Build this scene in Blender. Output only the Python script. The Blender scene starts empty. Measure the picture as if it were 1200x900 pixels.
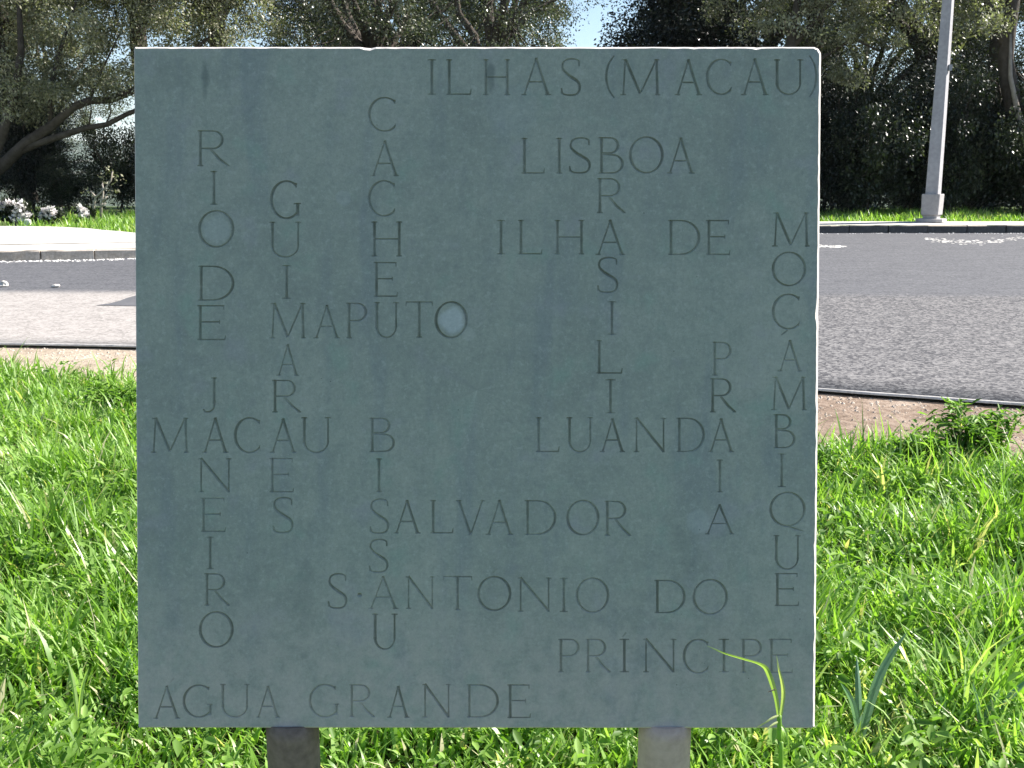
import bpy, math, random
import numpy as np
from mathutils import Vector, Matrix
from mathutils.geometry import delaunay_2d_cdt

SC = bpy.context.scene
COL = SC.collection
R = math.radians
rng = np.random.default_rng(7)
random.seed(7)

# ------------------------------------------------------------------ camera
CAM_H = 1.55
PITCH = R(11.08)
FPX = 1200.0                      # focal length in photo pixels (photo 1200 x 900)
SLOPE = 0.04                      # the lawn and the road climb gently away from the viewer
cam_d = bpy.data.cameras.new('camera')
cam = bpy.data.objects.new('camera', cam_d)
COL.objects.link(cam)
cam.location = (0, 0, CAM_H)
cam.rotation_euler = (math.pi/2 - PITCH, 0, 0)
cam_d.sensor_width = 36.0
cam_d.lens = 36.0
cam_d.clip_start = 0.05
cam_d.clip_end = 12000
SC.camera = cam

# ------------------------------------------------------------------ sky and sun
SUN_EL = R(41)
SUN_AZ = R(76.5)                    # from +Y (away from the viewer) towards +X (right)
w = bpy.data.worlds.new('World')
SC.world = w
w.use_nodes = True
nt = w.node_tree
nt.nodes.clear()
sky = nt.nodes.new('ShaderNodeTexSky')
sky.sky_type = 'NISHITA'
sky.sun_disc = False
sky.sun_elevation = SUN_EL
sky.sun_rotation = SUN_AZ
sky.altitude = 100
sky.air_density = 1.0
sky.dust_density = 0.15
sky.ozone_density = 1.6
bg = nt.nodes.new('ShaderNodeBackground')
bg.inputs[1].default_value = 0.07
out = nt.nodes.new('ShaderNodeOutputWorld')
nt.links.new(sky.outputs[0], bg.inputs[0])
nt.links.new(bg.outputs[0], out.inputs[0])

sun_d = bpy.data.lights.new('sun', 'SUN')
sun = bpy.data.objects.new('sun', sun_d)
COL.objects.link(sun)
S = Vector((math.cos(SUN_EL)*math.sin(SUN_AZ), math.cos(SUN_EL)*math.cos(SUN_AZ), math.sin(SUN_EL)))
sun.rotation_euler = S.to_track_quat('Z', 'Y').to_euler()
sun.location = (20, 5, 20)
sun_d.energy = 5.0
sun_d.angle = R(0.53)
sun_d.color = (1.0, 0.95, 0.88)
SC.view_settings.view_transform = 'Standard'
SC.view_settings.look = 'None'
SC.view_settings.exposure = 1.42
SC.view_settings.gamma = 1.0

# ------------------------------------------------------------------ helpers
Fw = Vector((0, math.cos(PITCH), -math.sin(PITCH)))
Up = Vector((0, math.sin(PITCH), math.cos(PITCH)))
Rt = Vector((1, 0, 0))
CAM = Vector((0, 0, CAM_H))

def ray(px, py):
    return (Rt*((px-600)/FPX) + Up*((450-py)/FPX) + Fw)

def cam_pt(px, py, depth):
    return CAM + ray(px, py)*depth

def at(px, py, dz=0.0):
    """point of the sloping ground (raised by dz) seen at a photo pixel"""
    d = ray(px, py)
    t = (CAM_H-dz)/(SLOPE*d.y - d.z)
    return CAM + d*t

def smooth(a, b, x):
    t = np.clip((x-a)/(b-a), 0, 1)
    return t*t*(3-2*t)

def gh(x, y):
    """terrain height"""
    x = np.asarray(x, float); y = np.asarray(y, float)
    yc = np.clip(y, -30, 21)
    h = SLOPE*yc
    h = h + 0.04*(21.0*0 + np.clip(y-21, 0, 6))*(1-smooth(21, 30, y))
    h = h - smooth(30, 160, y)*12 - smooth(100, 900, y)*28
    far = smooth(900, 2300, y)
    ridge = 150 + 26*np.sin(x/420.0+0.6) + 14*np.sin(x/170.0+2) + 7*np.sin(x/61.0)
    h = h + far*ridge - smooth(2600, 4500, y)*40
    return h

def link(o, parent=None):
    COL.objects.link(o)
    if parent is not None:
        o.parent = parent
    return o

def tag(o, label=None, cat=None, group=None, kind=None):
    if label: o['label'] = label
    if cat: o['category'] = cat
    if group: o['group'] = group
    if kind: o['kind'] = kind
    return o

def empty(name, loc, label=None, cat=None, group=None):
    o = bpy.data.objects.new(name, None)
    o.empty_display_size = 0.2
    COL.objects.link(o)
    o.location = loc
    return tag(o, label, cat, group)

def mesh_np(name, V, F, mat, parent=None, smooth_=False, attrs=None):
    """V (n,3); F list of polygons or an (m,k) array"""
    me = bpy.data.meshes.new(name)
    if isinstance(F, np.ndarray):
        m, k = F.shape
        me.vertices.add(len(V)); me.vertices.foreach_set('co', np.asarray(V, np.float32).ravel())
        me.loops.add(m*k); me.loops.foreach_set('vertex_index', F.astype(np.int32).ravel())
        me.polygons.add(m)
        me.polygons.foreach_set('loop_start', np.arange(0, m*k, k, dtype=np.int32))
        me.polygons.foreach_set('loop_total', np.full(m, k, np.int32))
        me.update(calc_edges=True)
    else:
        me.from_pydata([tuple(v) for v in V], [], F)
        me.update()
    if smooth_:
        me.polygons.foreach_set('use_smooth', np.ones(len(me.polygons), bool))
    if attrs:
        for an, dom, vals in attrs:
            a = me.attributes.new(an, 'FLOAT', dom)
            a.data.foreach_set('value', np.asarray(vals, np.float32))
    mats = mat if isinstance(mat, (list, tuple)) else [mat]
    for mm in mats: me.materials.append(mm)
    o = bpy.data.objects.new(name, me)
    return link(o, parent)

def copy_tree(o, parent=None):
    c = o.copy(); COL.objects.link(c)
    c.parent = parent
    for ch in list(o.children):
        copy_tree(ch, c)
    return c

class MB:
    def __init__(s): s.v = []; s.f = []
    def add(s, V, F):
        b = len(s.v)
        s.v += [tuple(v) for v in V]
        s.f += [tuple(i+b for i in f) for f in F]
    def prism(s, poly0, poly1):
        """loft between two equal polygons, capped"""
        n = len(poly0)
        F = [(i, (i+1) % n, n+(i+1) % n, n+i) for i in range(n)]
        F += [tuple(range(n))[::-1], tuple(range(n, 2*n))]
        s.add(list(poly0)+list(poly1), F)
    def tube(s, pts, rad, n=8, cap=True):
        pts = [Vector(p) for p in pts]
        V = []; F = []
        ref = None
        for i, p in enumerate(pts):
            d = (pts[min(i+1, len(pts)-1)]-pts[max(i-1, 0)]).normalized()
            if ref is None:
                ref = d.orthogonal().normalized()
            a = (ref - d*ref.dot(d))
            a = a.normalized() if a.length > 1e-6 else d.orthogonal().normalized()
            ref = a
            b = d.cross(a)
            for k in range(n):
                t = 2*math.pi*k/n
                V.append(p + (a*math.cos(t)+b*math.sin(t))*rad[i])
        for i in range(len(pts)-1):
            for k in range(n):
                F.append((i*n+k, i*n+(k+1) % n, (i+1)*n+(k+1) % n, (i+1)*n+k))
        if cap:
            F.append(tuple(range(n))[::-1]); F.append(tuple(range((len(pts)-1)*n, len(pts)*n)))
        s.add(V, F)
    def build(s, name, mat, parent=None, sm=False):
        return mesh_np(name, s.v, s.f, mat, parent, sm)

# ------------------------------------------------------------------ materials
def new_mat(name):
    m = bpy.data.materials.new(name); m.use_nodes = True
    n = m.node_tree; n.nodes.clear()
    o = n.nodes.new('ShaderNodeOutputMaterial')
    return m, n, o

class NG:
    """small node-writing helper"""
    def __init__(s, nt): s.nt = nt
    def n(s, t, **kw):
        x = s.nt.nodes.new(t)
        for k, v in kw.items():
            if k.startswith('i_'):
                x.inputs[int(k[2:])].default_value = v
            else:
                setattr(x, k, v)
        return x
    def l(s, a, b): s.nt.links.new(a, b)
    def coord(s, which='Object', scale=(1, 1, 1)):
        t = s.n('ShaderNodeTexCoord'); m = s.n('ShaderNodeMapping')
        m.inputs['Scale'].default_value = scale
        s.l(t.outputs[which], m.inputs[0]); return m.outputs[0]
    def noise(s, vec, scale, detail=4, rough=0.55, dist=0.0):
        x = s.n('ShaderNodeTexNoise'); x.inputs['Scale'].default_value = scale
        x.inputs['Detail'].default_value = detail; x.inputs['Roughness'].default_value = rough
        x.inputs['Distortion'].default_value = dist
        if vec: s.l(vec, x.inputs['Vector'])
        return x.outputs[0]
    def ramp(s, fac, stops):
        x = s.n('ShaderNodeValToRGB'); r = x.color_ramp
        while len(r.elements) < len(stops): r.elements.new(0.5)
        for e, (p, c) in zip(r.elements, stops):
            e.position = p; e.color = (*c, 1) if len(c) == 3 else c
        s.l(fac, x.inputs[0]); return x.outputs[0]
    def mix(s, fac, a, b, mode='MIX'):
        x = s.n('ShaderNodeMix', data_type='RGBA', blend_type=mode)
        for sock, v in ((x.inputs[0], fac), (x.inputs[6], a), (x.inputs[7], b)):
            if isinstance(v, (int, float)): sock.default_value = v
            elif isinstance(v, tuple): sock.default_value = (*v, 1)
            else: s.l(v, sock)
        return x.outputs[2]
    def math(s, op, a, b=None, clamp=False):
        x = s.n('ShaderNodeMath', operation=op, use_clamp=clamp)
        for sock, v in ((x.inputs[0], a), (x.inputs[1], b)):
            if v is None: continue
            if isinstance(v, (int, float)): sock.default_value = v
            else: s.l(v, sock)
        return x.outputs[0]
    def maprange(s, v, a, b, c=0.0, d=1.0):
        x = s.n('ShaderNodeMapRange', interpolation_type='SMOOTHSTEP')
        s.l(v, x.inputs[0])
        for i, q in ((1, a), (2, b), (3, c), (4, d)): x.inputs[i].default_value = q
        return x.outputs[0]
    def bump(s, h, strength=0.3, dist=0.01):
        x = s.n('ShaderNodeBump'); x.inputs['Strength'].default_value = strength
        x.inputs['Distance'].default_value = dist
        s.l(h, x.inputs['Height']); return x.outputs[0]
    def bsdf(s, out, col, rough=0.9, bump=None, spec=0.3, metal=0.0):
        x = s.n('ShaderNodeBsdfPrincipled')
        if isinstance(col, tuple): x.inputs['Base Color'].default_value = (*col, 1)
        else: s.l(col, x.inputs['Base Color'])
        if isinstance(rough, (int, float)): x.inputs['Roughness'].default_value = rough
        else: s.l(rough, x.inputs['Roughness'])
        x.inputs['Specular IOR Level'].default_value = spec
        x.inputs['Metallic'].default_value = metal
        if bump is not None: s.l(bump, x.inputs['Normal'])
        s.l(x.outputs[0], out.inputs[0]); return x

def simple_mat(name, c0, c1, scale=20, rough=0.9, bump=0.3, bdist=0.01, which='Object', spec=0.3):
    m, n, o = new_mat(name); g = NG(n)
    v = g.coord(which)
    a = g.noise(v, scale, 6, 0.6); b = g.noise(v, scale*0.13, 3)
    f = g.math('ADD', g.math('MULTIPLY', a, 0.6), g.math('MULTIPLY', b, 0.4))
    c = g.ramp(f, [(0.34, c0), (0.66, c1)])
    g.bsdf(o, c, rough, g.bump(a, bump, bdist), spec)
    return m

def leaf_mat(name, stops, transl=0.35, rough=0.45, spec=0.3, tcol=(1.0, 1.25, 0.5), clump=0.5):
    """thin leaf: colour varies leaf by leaf (attribute 'rnd') and clump by clump"""
    m, n, o = new_mat(name); g = NG(n)
    at_ = g.n('ShaderNodeAttribute', attribute_name='rnd')
    v = g.coord('Object')
    big = g.noise(v, 1.3, 3)
    f = g.math('ADD', g.math('MULTIPLY', at_.outputs['Fac'], 1-clump), g.math('MULTIPLY', g.maprange(big, .3, .7), clump))
    c = g.ramp(f, stops)
    p = g.n('ShaderNodeBsdfPrincipled')
    g.l(c, p.inputs['Base Color']); p.inputs['Roughness'].default_value = rough
    p.inputs['Specular IOR Level'].default_value = spec
    t = g.n('ShaderNodeBsdfTranslucent')
    g.l(g.mix(1.0, c, tcol, 'MULTIPLY'), t.inputs[0])
    mx = g.n('ShaderNodeMixShader'); mx.inputs[0].default_value = transl
    g.l(p.outputs[0], mx.inputs[1]); g.l(t.outputs[0], mx.inputs[2])
    g.l(mx.outputs[0], o.inputs[0])
    return m

# slab: weathered grey-green limestone, plane coordinates in metres (x right, z up)
def stone_mat(name, grime=0.0):
    m, n, o = new_mat(name); g = NG(n)
    v = g.coord('Object')
    fine = g.noise(v, 190, 5, 0.8)
    mid = g.noise(v, 26, 5, 0.6, 0.3)
    big = g.noise(v, 3.2, 4, 0.6, 0.4)
    vs = g.coord('Object', (7.0, 1.0, 1.4))
    streak = g.noise(vs, 2.0, 5, 0.6)
    f = g.math('ADD', g.math('MULTIPLY', big, 0.55), g.math('MULTIPLY', mid, 0.45))
    c = g.ramp(f, [(0.30, (0.252, 0.290, 0.262)), (0.5, (0.312, 0.356, 0.312)), (0.70, (0.385, 0.420, 0.364))])
    c = g.mix(g.maprange(streak, 0.50, 0.70, 0, 0.5), c, (0.235, 0.28, 0.29))
    sp2 = g.noise(v, 75, 4, .75)
    c = g.mix(g.maprange(sp2, .52, .70, 0, .30), c, (.53, .58, .54))
    c = g.mix(g.maprange(sp2, .48, .30, 0, .30), c, (.20, .25, .245))
    hue = g.noise(v, 11, 3, .6)
    c = g.mix(g.maprange(hue, .55, .75, 0, .5), c, (.27, .39, .325))
    c = g.mix(g.maprange(hue, .45, .27, 0, .45), c, (.345, .36, .385))
    c = g.mix(g.maprange(fine, 0.56, 0.74, 0, 0.5), c, (0.62, 0.65, 0.62))
    c = g.mix(g.maprange(fine, 0.43, 0.26, 0, 0.6), c, (0.14, 0.175, 0.17))
    # warmer, paler tone towards the bottom of the slab
    sep = g.n('ShaderNodeSeparateXYZ'); g.l(v, sep.inputs[0])
    low = g.maprange(sep.outputs[2], -0.25, -0.60, 0.0, 0.6)
    c = g.mix(g.math('MULTIPLY', low, g.maprange(mid, .35, .6, .4, 1)), c, (0.50, 0.455, 0.425))
    # pale cleaned spots inside two of the carved Os and beside the centre
    tc = g.n('ShaderNodeTexCoord')
    for (sx, sz, rr, k, colr) in STONE_SPOTS:
        vm = g.n('ShaderNodeVectorMath', operation='DISTANCE')
        g.l(tc.outputs['Object'], vm.inputs[0]); vm.inputs[1].default_value = (sx, 0, sz)
        dd = g.math('ADD', vm.outputs['Value'], g.math('MULTIPLY', g.math('SUBTRACT', mid, 0.5), rr*1.0))
        c = g.mix(g.maprange(dd, rr*1.05, rr*0.7, 0, k), c, colr)
    # dark lichen-like stain streaks near the top left
    for (sx, sz, wx, hz, k) in STONE_STAINS:
        mp = g.n('ShaderNodeMapping'); g.l(tc.outputs['Object'], mp.inputs[0])
        mp.inputs['Location'].default_value = (-sx/wx, 0, -sz/hz); mp.inputs['Scale'].default_value = (1/wx, 0.0, 1/hz)
        ln = g.n('ShaderNodeVectorMath', operation='LENGTH'); g.l(mp.outputs[0], ln.inputs[0])
        dd = g.math('ADD', ln.outputs['Value'], g.math('MULTIPLY', g.math('SUBTRACT', mid, 0.5), 2.2))
        c = g.mix(g.maprange(dd, 1.2, 0.3, 0, k), c, (0.10, 0.13, 0.13))
    vor = g.n('ShaderNodeTexVoronoi'); vor.inputs['Scale'].default_value = 46; g.l(v, vor.inputs['Vector'])
    pit = g.maprange(vor.outputs['Distance'], 0.07, 0.03, 0, 1)
    gate = g.maprange(g.noise(v, 9, 2), 0.58, 0.66, 0, 0.75)
    c = g.mix(g.math('MULTIPLY', pit, gate), c, (0.07, 0.085, 0.08))
    c = g.mix(g.maprange(g.noise(v, 120, 6, .9), .25, .75, 0, 1), g.mix(1.0, c, (.84, .845, .85), 'MULTIPLY'), g.mix(1.0, c, (1.15, 1.14, 1.12), 'MULTIPLY'))
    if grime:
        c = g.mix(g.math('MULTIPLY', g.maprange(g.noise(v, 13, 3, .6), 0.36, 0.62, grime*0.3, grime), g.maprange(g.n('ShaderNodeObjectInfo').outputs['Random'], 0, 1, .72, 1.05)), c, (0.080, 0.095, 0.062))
    g.bsdf(o, c, 0.85, g.bump(g.math('ADD', fine, mid), 0.35, 0.0012), 0.25)
    return m

# ------------------------------------------------------------------ the stone sign
TL = cam_pt(157, 54.5, 1.2*FPX/806); TR = cam_pt(963, 54.5, 1.2*FPX/806)
BL = cam_pt(162, 853, 1.2*FPX/793); BR = cam_pt(955.5, 853.5, 1.2*FPX/793)
PC = (TL+TR+BL+BR)/4
ux = ((TR-TL)+(BR-BL)).normalized()
uz = ((TL-BL)+(TR-BR)); uz = (uz - ux*uz.dot(ux)).normalized()
uy = uz.cross(ux)                                  # away from the viewer
PM = Matrix((ux, uy, uz)).transposed().to_4x4(); PM.translation = PC

def to_plane(px, py):
    """photo pixel -> (x, z) on the slab's front face"""
    d = ray(px, py)
    t = (PC-CAM).dot(uy)/d.dot(uy)
    q = CAM + d*t - PC
    return q.dot(ux), q.dot(uz)
SPX = 1.2/800.0                                    # metres per photo pixel on the slab

def _sp(px, py, r, k, c): x, z = to_plane(px, py); return (x, z, r*SPX, k, c)
STONE_SPOTS = [_sp(254, 269, 17, .22, (.52, .59, .60)), _sp(529, 375, 16, .42, (.58, .66, .70)),
               _sp(549, 392, 9, .25, (.52, .56, .52)), _sp(818, 612, 16, .22, (.54, .61, .62)),
               _sp(402, 232, 10, .3, (.40, .45, .46)), _sp(600, 130, 34, .2, (.36, .42, .42))]
def _st(px, py, a, b, k): x, z = to_plane(px, py); return (x, z, a*SPX, b*SPX, k)
STONE_STAINS = [_st(240, 94, 5, 26, .5), _st(205, 88, 30, 24, .14), _st(358, 700, 14, 90, .14), _st(806, 640, 26, 40, .12),
                _st(575, 90, 5, 16, .45), _st(806, 662, 10, 8, .15)]

def arc(cx, cy, rx, ry, a0, a1, n=22):
    return [(cx+rx*math.cos(R(a0+(a1-a0)*i/n)), cy+ry*math.sin(R(a0+(a1-a0)*i/n))) for i in range(n+1)]
def crom(P, n=5):
    o = []
    P = [P[0]]+list(P)+[P[-1]]
    for i in range(1, len(P)-2):
        for k in range(n):
            t = k/n
            o.append(tuple(0.5*((2*P[i][j])+(-P[i-1][j]+P[i+1][j])*t+(2*P[i-1][j]-5*P[i][j]+4*P[i+1][j]-P[i+2][j])*t*t
                     + (-P[i-1][j]+3*P[i][j]-3*P[i+1][j]+P[i+2][j])*t**3) for j in (0, 1)))
    o.append(P[-2]); return o

def glyph(ch, W, H):
    """strokes of a carved roman capital in a W x H box (pixels, y up): list of (points, widths)"""
    sw = 0.088*H; tw = 0.05*H; st = 0.042*H; s = 0.085*H
    o = []
    def stroke(P, wd):
        if isinstance(wd, (int, float)): wd = [wd]*len(P)
        o.append((P, list(wd)))
    def stem(x0, y0, x1, y1, wd=sw, sb=True, stp=True, sl=s, srr=s):
        # a stem flares a little at both ends, as cut letters do
        P = [(x0+(x1-x0)*t, y0+(y1-y0)*t) for t in (0, .12, .5, .88, 1)]
        stroke(P, [wd*1.25, wd, wd*.92, wd, wd*1.25])
        if sb: stroke([(x0-sl, y0+st/2), (x0+srr, y0+st/2)], st)
        if stp: stroke([(x1-sl, y1-st/2), (x1+srr, y1-st/2)], st)
    def curve(P, thick=sw, thin=tw):
        wd = []
        for i in range(len(P)):
            a = P[max(i-1, 0)]; b = P[min(i+1, len(P)-1)]
            dx, dy = b[0]-a[0], b[1]-a[1]; L = math.hypot(dx, dy)+1e-9
            wd.append(thin+(thick-thin)*abs(dy/L)**1.6)
        stroke(P, wd)
    h2 = tw/2
    if ch == 'I':
        stem(W/2, 0, W/2, H, sl=W/2, srr=W/2)
    elif ch == 'L':
        x = s; stem(x, 0, x, H)
        stroke([(x, st/2), (W-1, st/2)], st*1.1); stroke([(W-1.4, st/2), (W-.4, .17*H)], [st*1.2, st*.7])
    elif ch == 'H':
        stem(s, 0, s, H); stem(W-s, 0, W-s, H); stroke([(s, .5*H), (W-s, .5*H)], tw)
    elif ch == 'A':
        stem(s*.9, 0, W*.5, H, tw*1.1, stp=False, srr=s*.8); stem(W-s, 0, W*.48, H*1.0, sw, stp=False)
        y = .36*H; xl = s*.9+(W*.5-s*.9)*.36; xr = (W-s)+(W*.48-(W-s))*.36
        stroke([(xl, y), (xr, y)], tw)
    elif ch == 'S':
        P = crom([(.90*W, .80*H), (.86*W, .93*H), (.52*W, H-h2), (.18*W, .91*H), (.10*W, .74*H), (.28*W, .60*H), (.55*W, .49*H),
                  (.85*W, .37*H), (.93*W, .21*H), (.80*W, .06*H), (.46*W, h2), (.14*W, .06*H), (.05*W, .19*H)])
        wd = []
        n = len(P)
        for i in range(n):
            t = i/(n-1); wd.append(tw+(sw*1.05-tw)*math.exp(-((t-.5)/.2)**2))
        stroke(P, wd)
        stroke([(.90*W, .78*H), (.90*W, .93*H)], st); stroke([(.05*W, .06*H), (.05*W, .22*H)], st)
    elif ch == 'M':
        a = .07*W+s*.4
        stem(s*.8, 0, s*.8+.05*W, H, tw*1.1, stp=False)
        stroke([(s*.2, H-st/2), (s*1.3+.05*W, H-st/2)], st)
        stroke([(s*.8+.05*W, H), (W*.49, .04*H)], [sw, sw*.95])
        stroke([(W*.49, .04*H), (W-s*1.3, H)], tw*1.05)
        stem(W-s, 0, W-s*1.3, H, sw*.95, stp=True, sl=s*.7)
    elif ch == 'N':
        stem(s, 0, s, H, tw*1.1, stp=False); stroke([(0, H-st/2), (s*1.2, H-st/2)], st)
        stroke([(s*.9, H), (W-s, .02*H)], [sw, sw])
        stem(W-s, 0, W-s, H, tw*1.1, sb=False)
    elif ch in 'CGÇ':
        P = arc(W*.52, H/2, W*.50, H/2-h2, 48, 312, 30) if ch != 'G' else arc(W*.50, H/2, W*.48, H/2-h2, 50, 318, 30)
        curve(P)
        stroke([(P[0][0], P[0][1]-.05*H), (P[0][0]+.2, P[0][1]+.07*H)], [st*.8, st*1.3])
        if ch == 'G':
            x = W*.86; stroke([(x, .40*H), (x, .08*H)], sw); stroke([(x-s*1.2, .40*H), (min(W, x+s), .40*H)], st)
        elif ch == 'C' or ch == 'Ç':
            stroke([(P[-1][0]-.5, P[-1][1]-.02*H), (P[-1][0]+.8, P[-1][1]+.09*H)], [tw, tw*.6])
        if ch == 'Ç':
            stroke([(W*.50, 0), (W*.40, -.07*H), (W*.28, -.15*H)], [tw, tw, tw*.5])
    elif ch == 'U':
        r = W/2-s
        stem(s, .3*H, s, H, sw, sb=False); stem(W-s, .3*H, W-s, H, tw*1.15, sb=False)
        P = arc(W/2, .33*H, r, .33*H-h2, 180, 360, 18)
        stroke(P, [sw+(tw-sw)*min(1, i/9) for i in range(len(P))])
    elif ch == 'D':
        stem(s, 0, s, H, stp=False, sb=False)
        stroke([(0, st/2), (W*.45, st/2)], st); stroke([(0, H-st/2), (W*.45, H-st/2)], st)
        P = [(W*.42, H-h2)]+arc(W*.42, H/2, W*.55, H/2-h2, 88, -88, 24)+[(W*.42, h2)]
        curve(P)
    elif ch == 'E':
        stem(s, 0, s, H, stp=False, sb=False)
        for y, xx in ((H-st/2, W*.93), (.52*H, W*.78), (st/2, W*.97)):
            stroke([(0 if y != .52*H else s, y), (xx, y)], st*1.05)
        stroke([(W*.93, H), (W*.93, .87*H)], st*.9); stroke([(W*.78, .58*H), (W*.78, .46*H)], st*.8)
        stroke([(W*.96, 0), (W*1.0, .14*H)], [st, st*.7])
    elif ch in 'PRB':
        stem(s, 0, s, H, stp=False); stroke([(0, H-st/2), (W*.45, H-st/2)], st)
        yl = .47*H if ch != 'B' else .54*H
        bw = (W*.93 if ch == 'P' else W*.80)
        P = [(W*.38, H-h2)]+arc(bw-(H-yl)*.48, (H+yl)/2, (H-yl)*.46, (H-yl)/2-h2, 88, -88, 16)+[(s, yl+h2)]
        curve(P)
        if ch == 'R':
            stroke([(W*.42, yl), (W*.70, .2*H), (W*.97, .02*H)], [sw*.8, sw, sw*.85]); stroke([(W*.88, st/2), (W*1.02, st/2)], st)
        if ch == 'B':
            stroke([(s, st/2), (W*.5, st/2)], st)
            P = [(s, yl-h2*.2)]+arc(W*.97-yl*.5, yl/2, yl*.5, yl/2-h2, 88, -88, 16)+[(W*.4, h2)]
            curve(P)
    elif ch in 'OQ':
        n = 40
        P = arc(W/2, H/2, W/2-sw*.35, H/2-h2, 12, 372, n)
        wd = [tw+(sw-tw)*abs(math.cos(R(i*360/n+12-14)))**1.6 for i in range(n+1)]
        stroke(P, wd)
        if ch == 'Q': stroke([(W*.5, .02*H), (W*.72, -.06*H), (W*.98, -.13*H)], [tw, sw*.8, tw*.5])
    elif ch == 'T':
        stem(W/2, 0, W/2, H, stp=False); stroke([(0.5, H-st/2), (W-.5, H-st/2)], st*1.1)
        stroke([(.8, H), (.2, .87*H)], st*.9); stroke([(W-.8, H), (W-.2, .87*H)], st*.9)
    elif ch == 'V':
        stem(s, H, W*.5, 0, sw, stp=False, sb=False); stem(W-s, H, W*.5, 0, tw*1.1, stp=False, sb=False)
        stroke([(0, H-st/2), (s*2, H-st/2)], st); stroke([(W-s*1.8, H-st/2), (W, H-st/2)], st)
    elif ch == 'J':
        stem(W*.62, .28*H, W*.62, H, sb=False)
        stroke(crom([(W*.62, .3*H), (W*.6, .13*H), (W*.42, .03*H), (W*.18, .02*H), (W*.06, .1*H)]), [sw, sw, sw, sw*.9]+[tw*1.2]*17)
    elif ch == '(':
        P = crom([(W*.95, H), (W*.35, .78*H), (W*.12, .5*H), (W*.35, .22*H), (W*.95, 0)])
        stroke(P, [tw*.7+(sw*.7-tw*.7)*math.sin(math.pi*i/(len(P)-1)) for i in range(len(P))])
    elif ch == ')':
        P = crom([(W*.05, H), (W*.65, .78*H), (W*.88, .5*H), (W*.65, .22*H), (W*.05, 0)])
        stroke(P, [tw*.7+(sw*.7-tw*.7)*math.sin(math.pi*i/(len(P)-1)) for i in range(len(P))])
    elif ch == '.':
        stroke([(0, H/2), (W*.3, H/2), (W*.7, H/2), (W, H/2)], [H*.45, H, H, H*.45])
    elif ch == "'":
        stroke([(0, 0), (W, H)], [1.1, 2.3])
    elif ch == '~':
        stroke([(0, H*.3), (W*.3, H*.8), (W*.65, H*.3), (W, H*.8)], 1.5)
    # widths list guard
    return [(P, (wd+[wd[-1]]*len(P))[:len(P)]) for P, wd in o]

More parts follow.
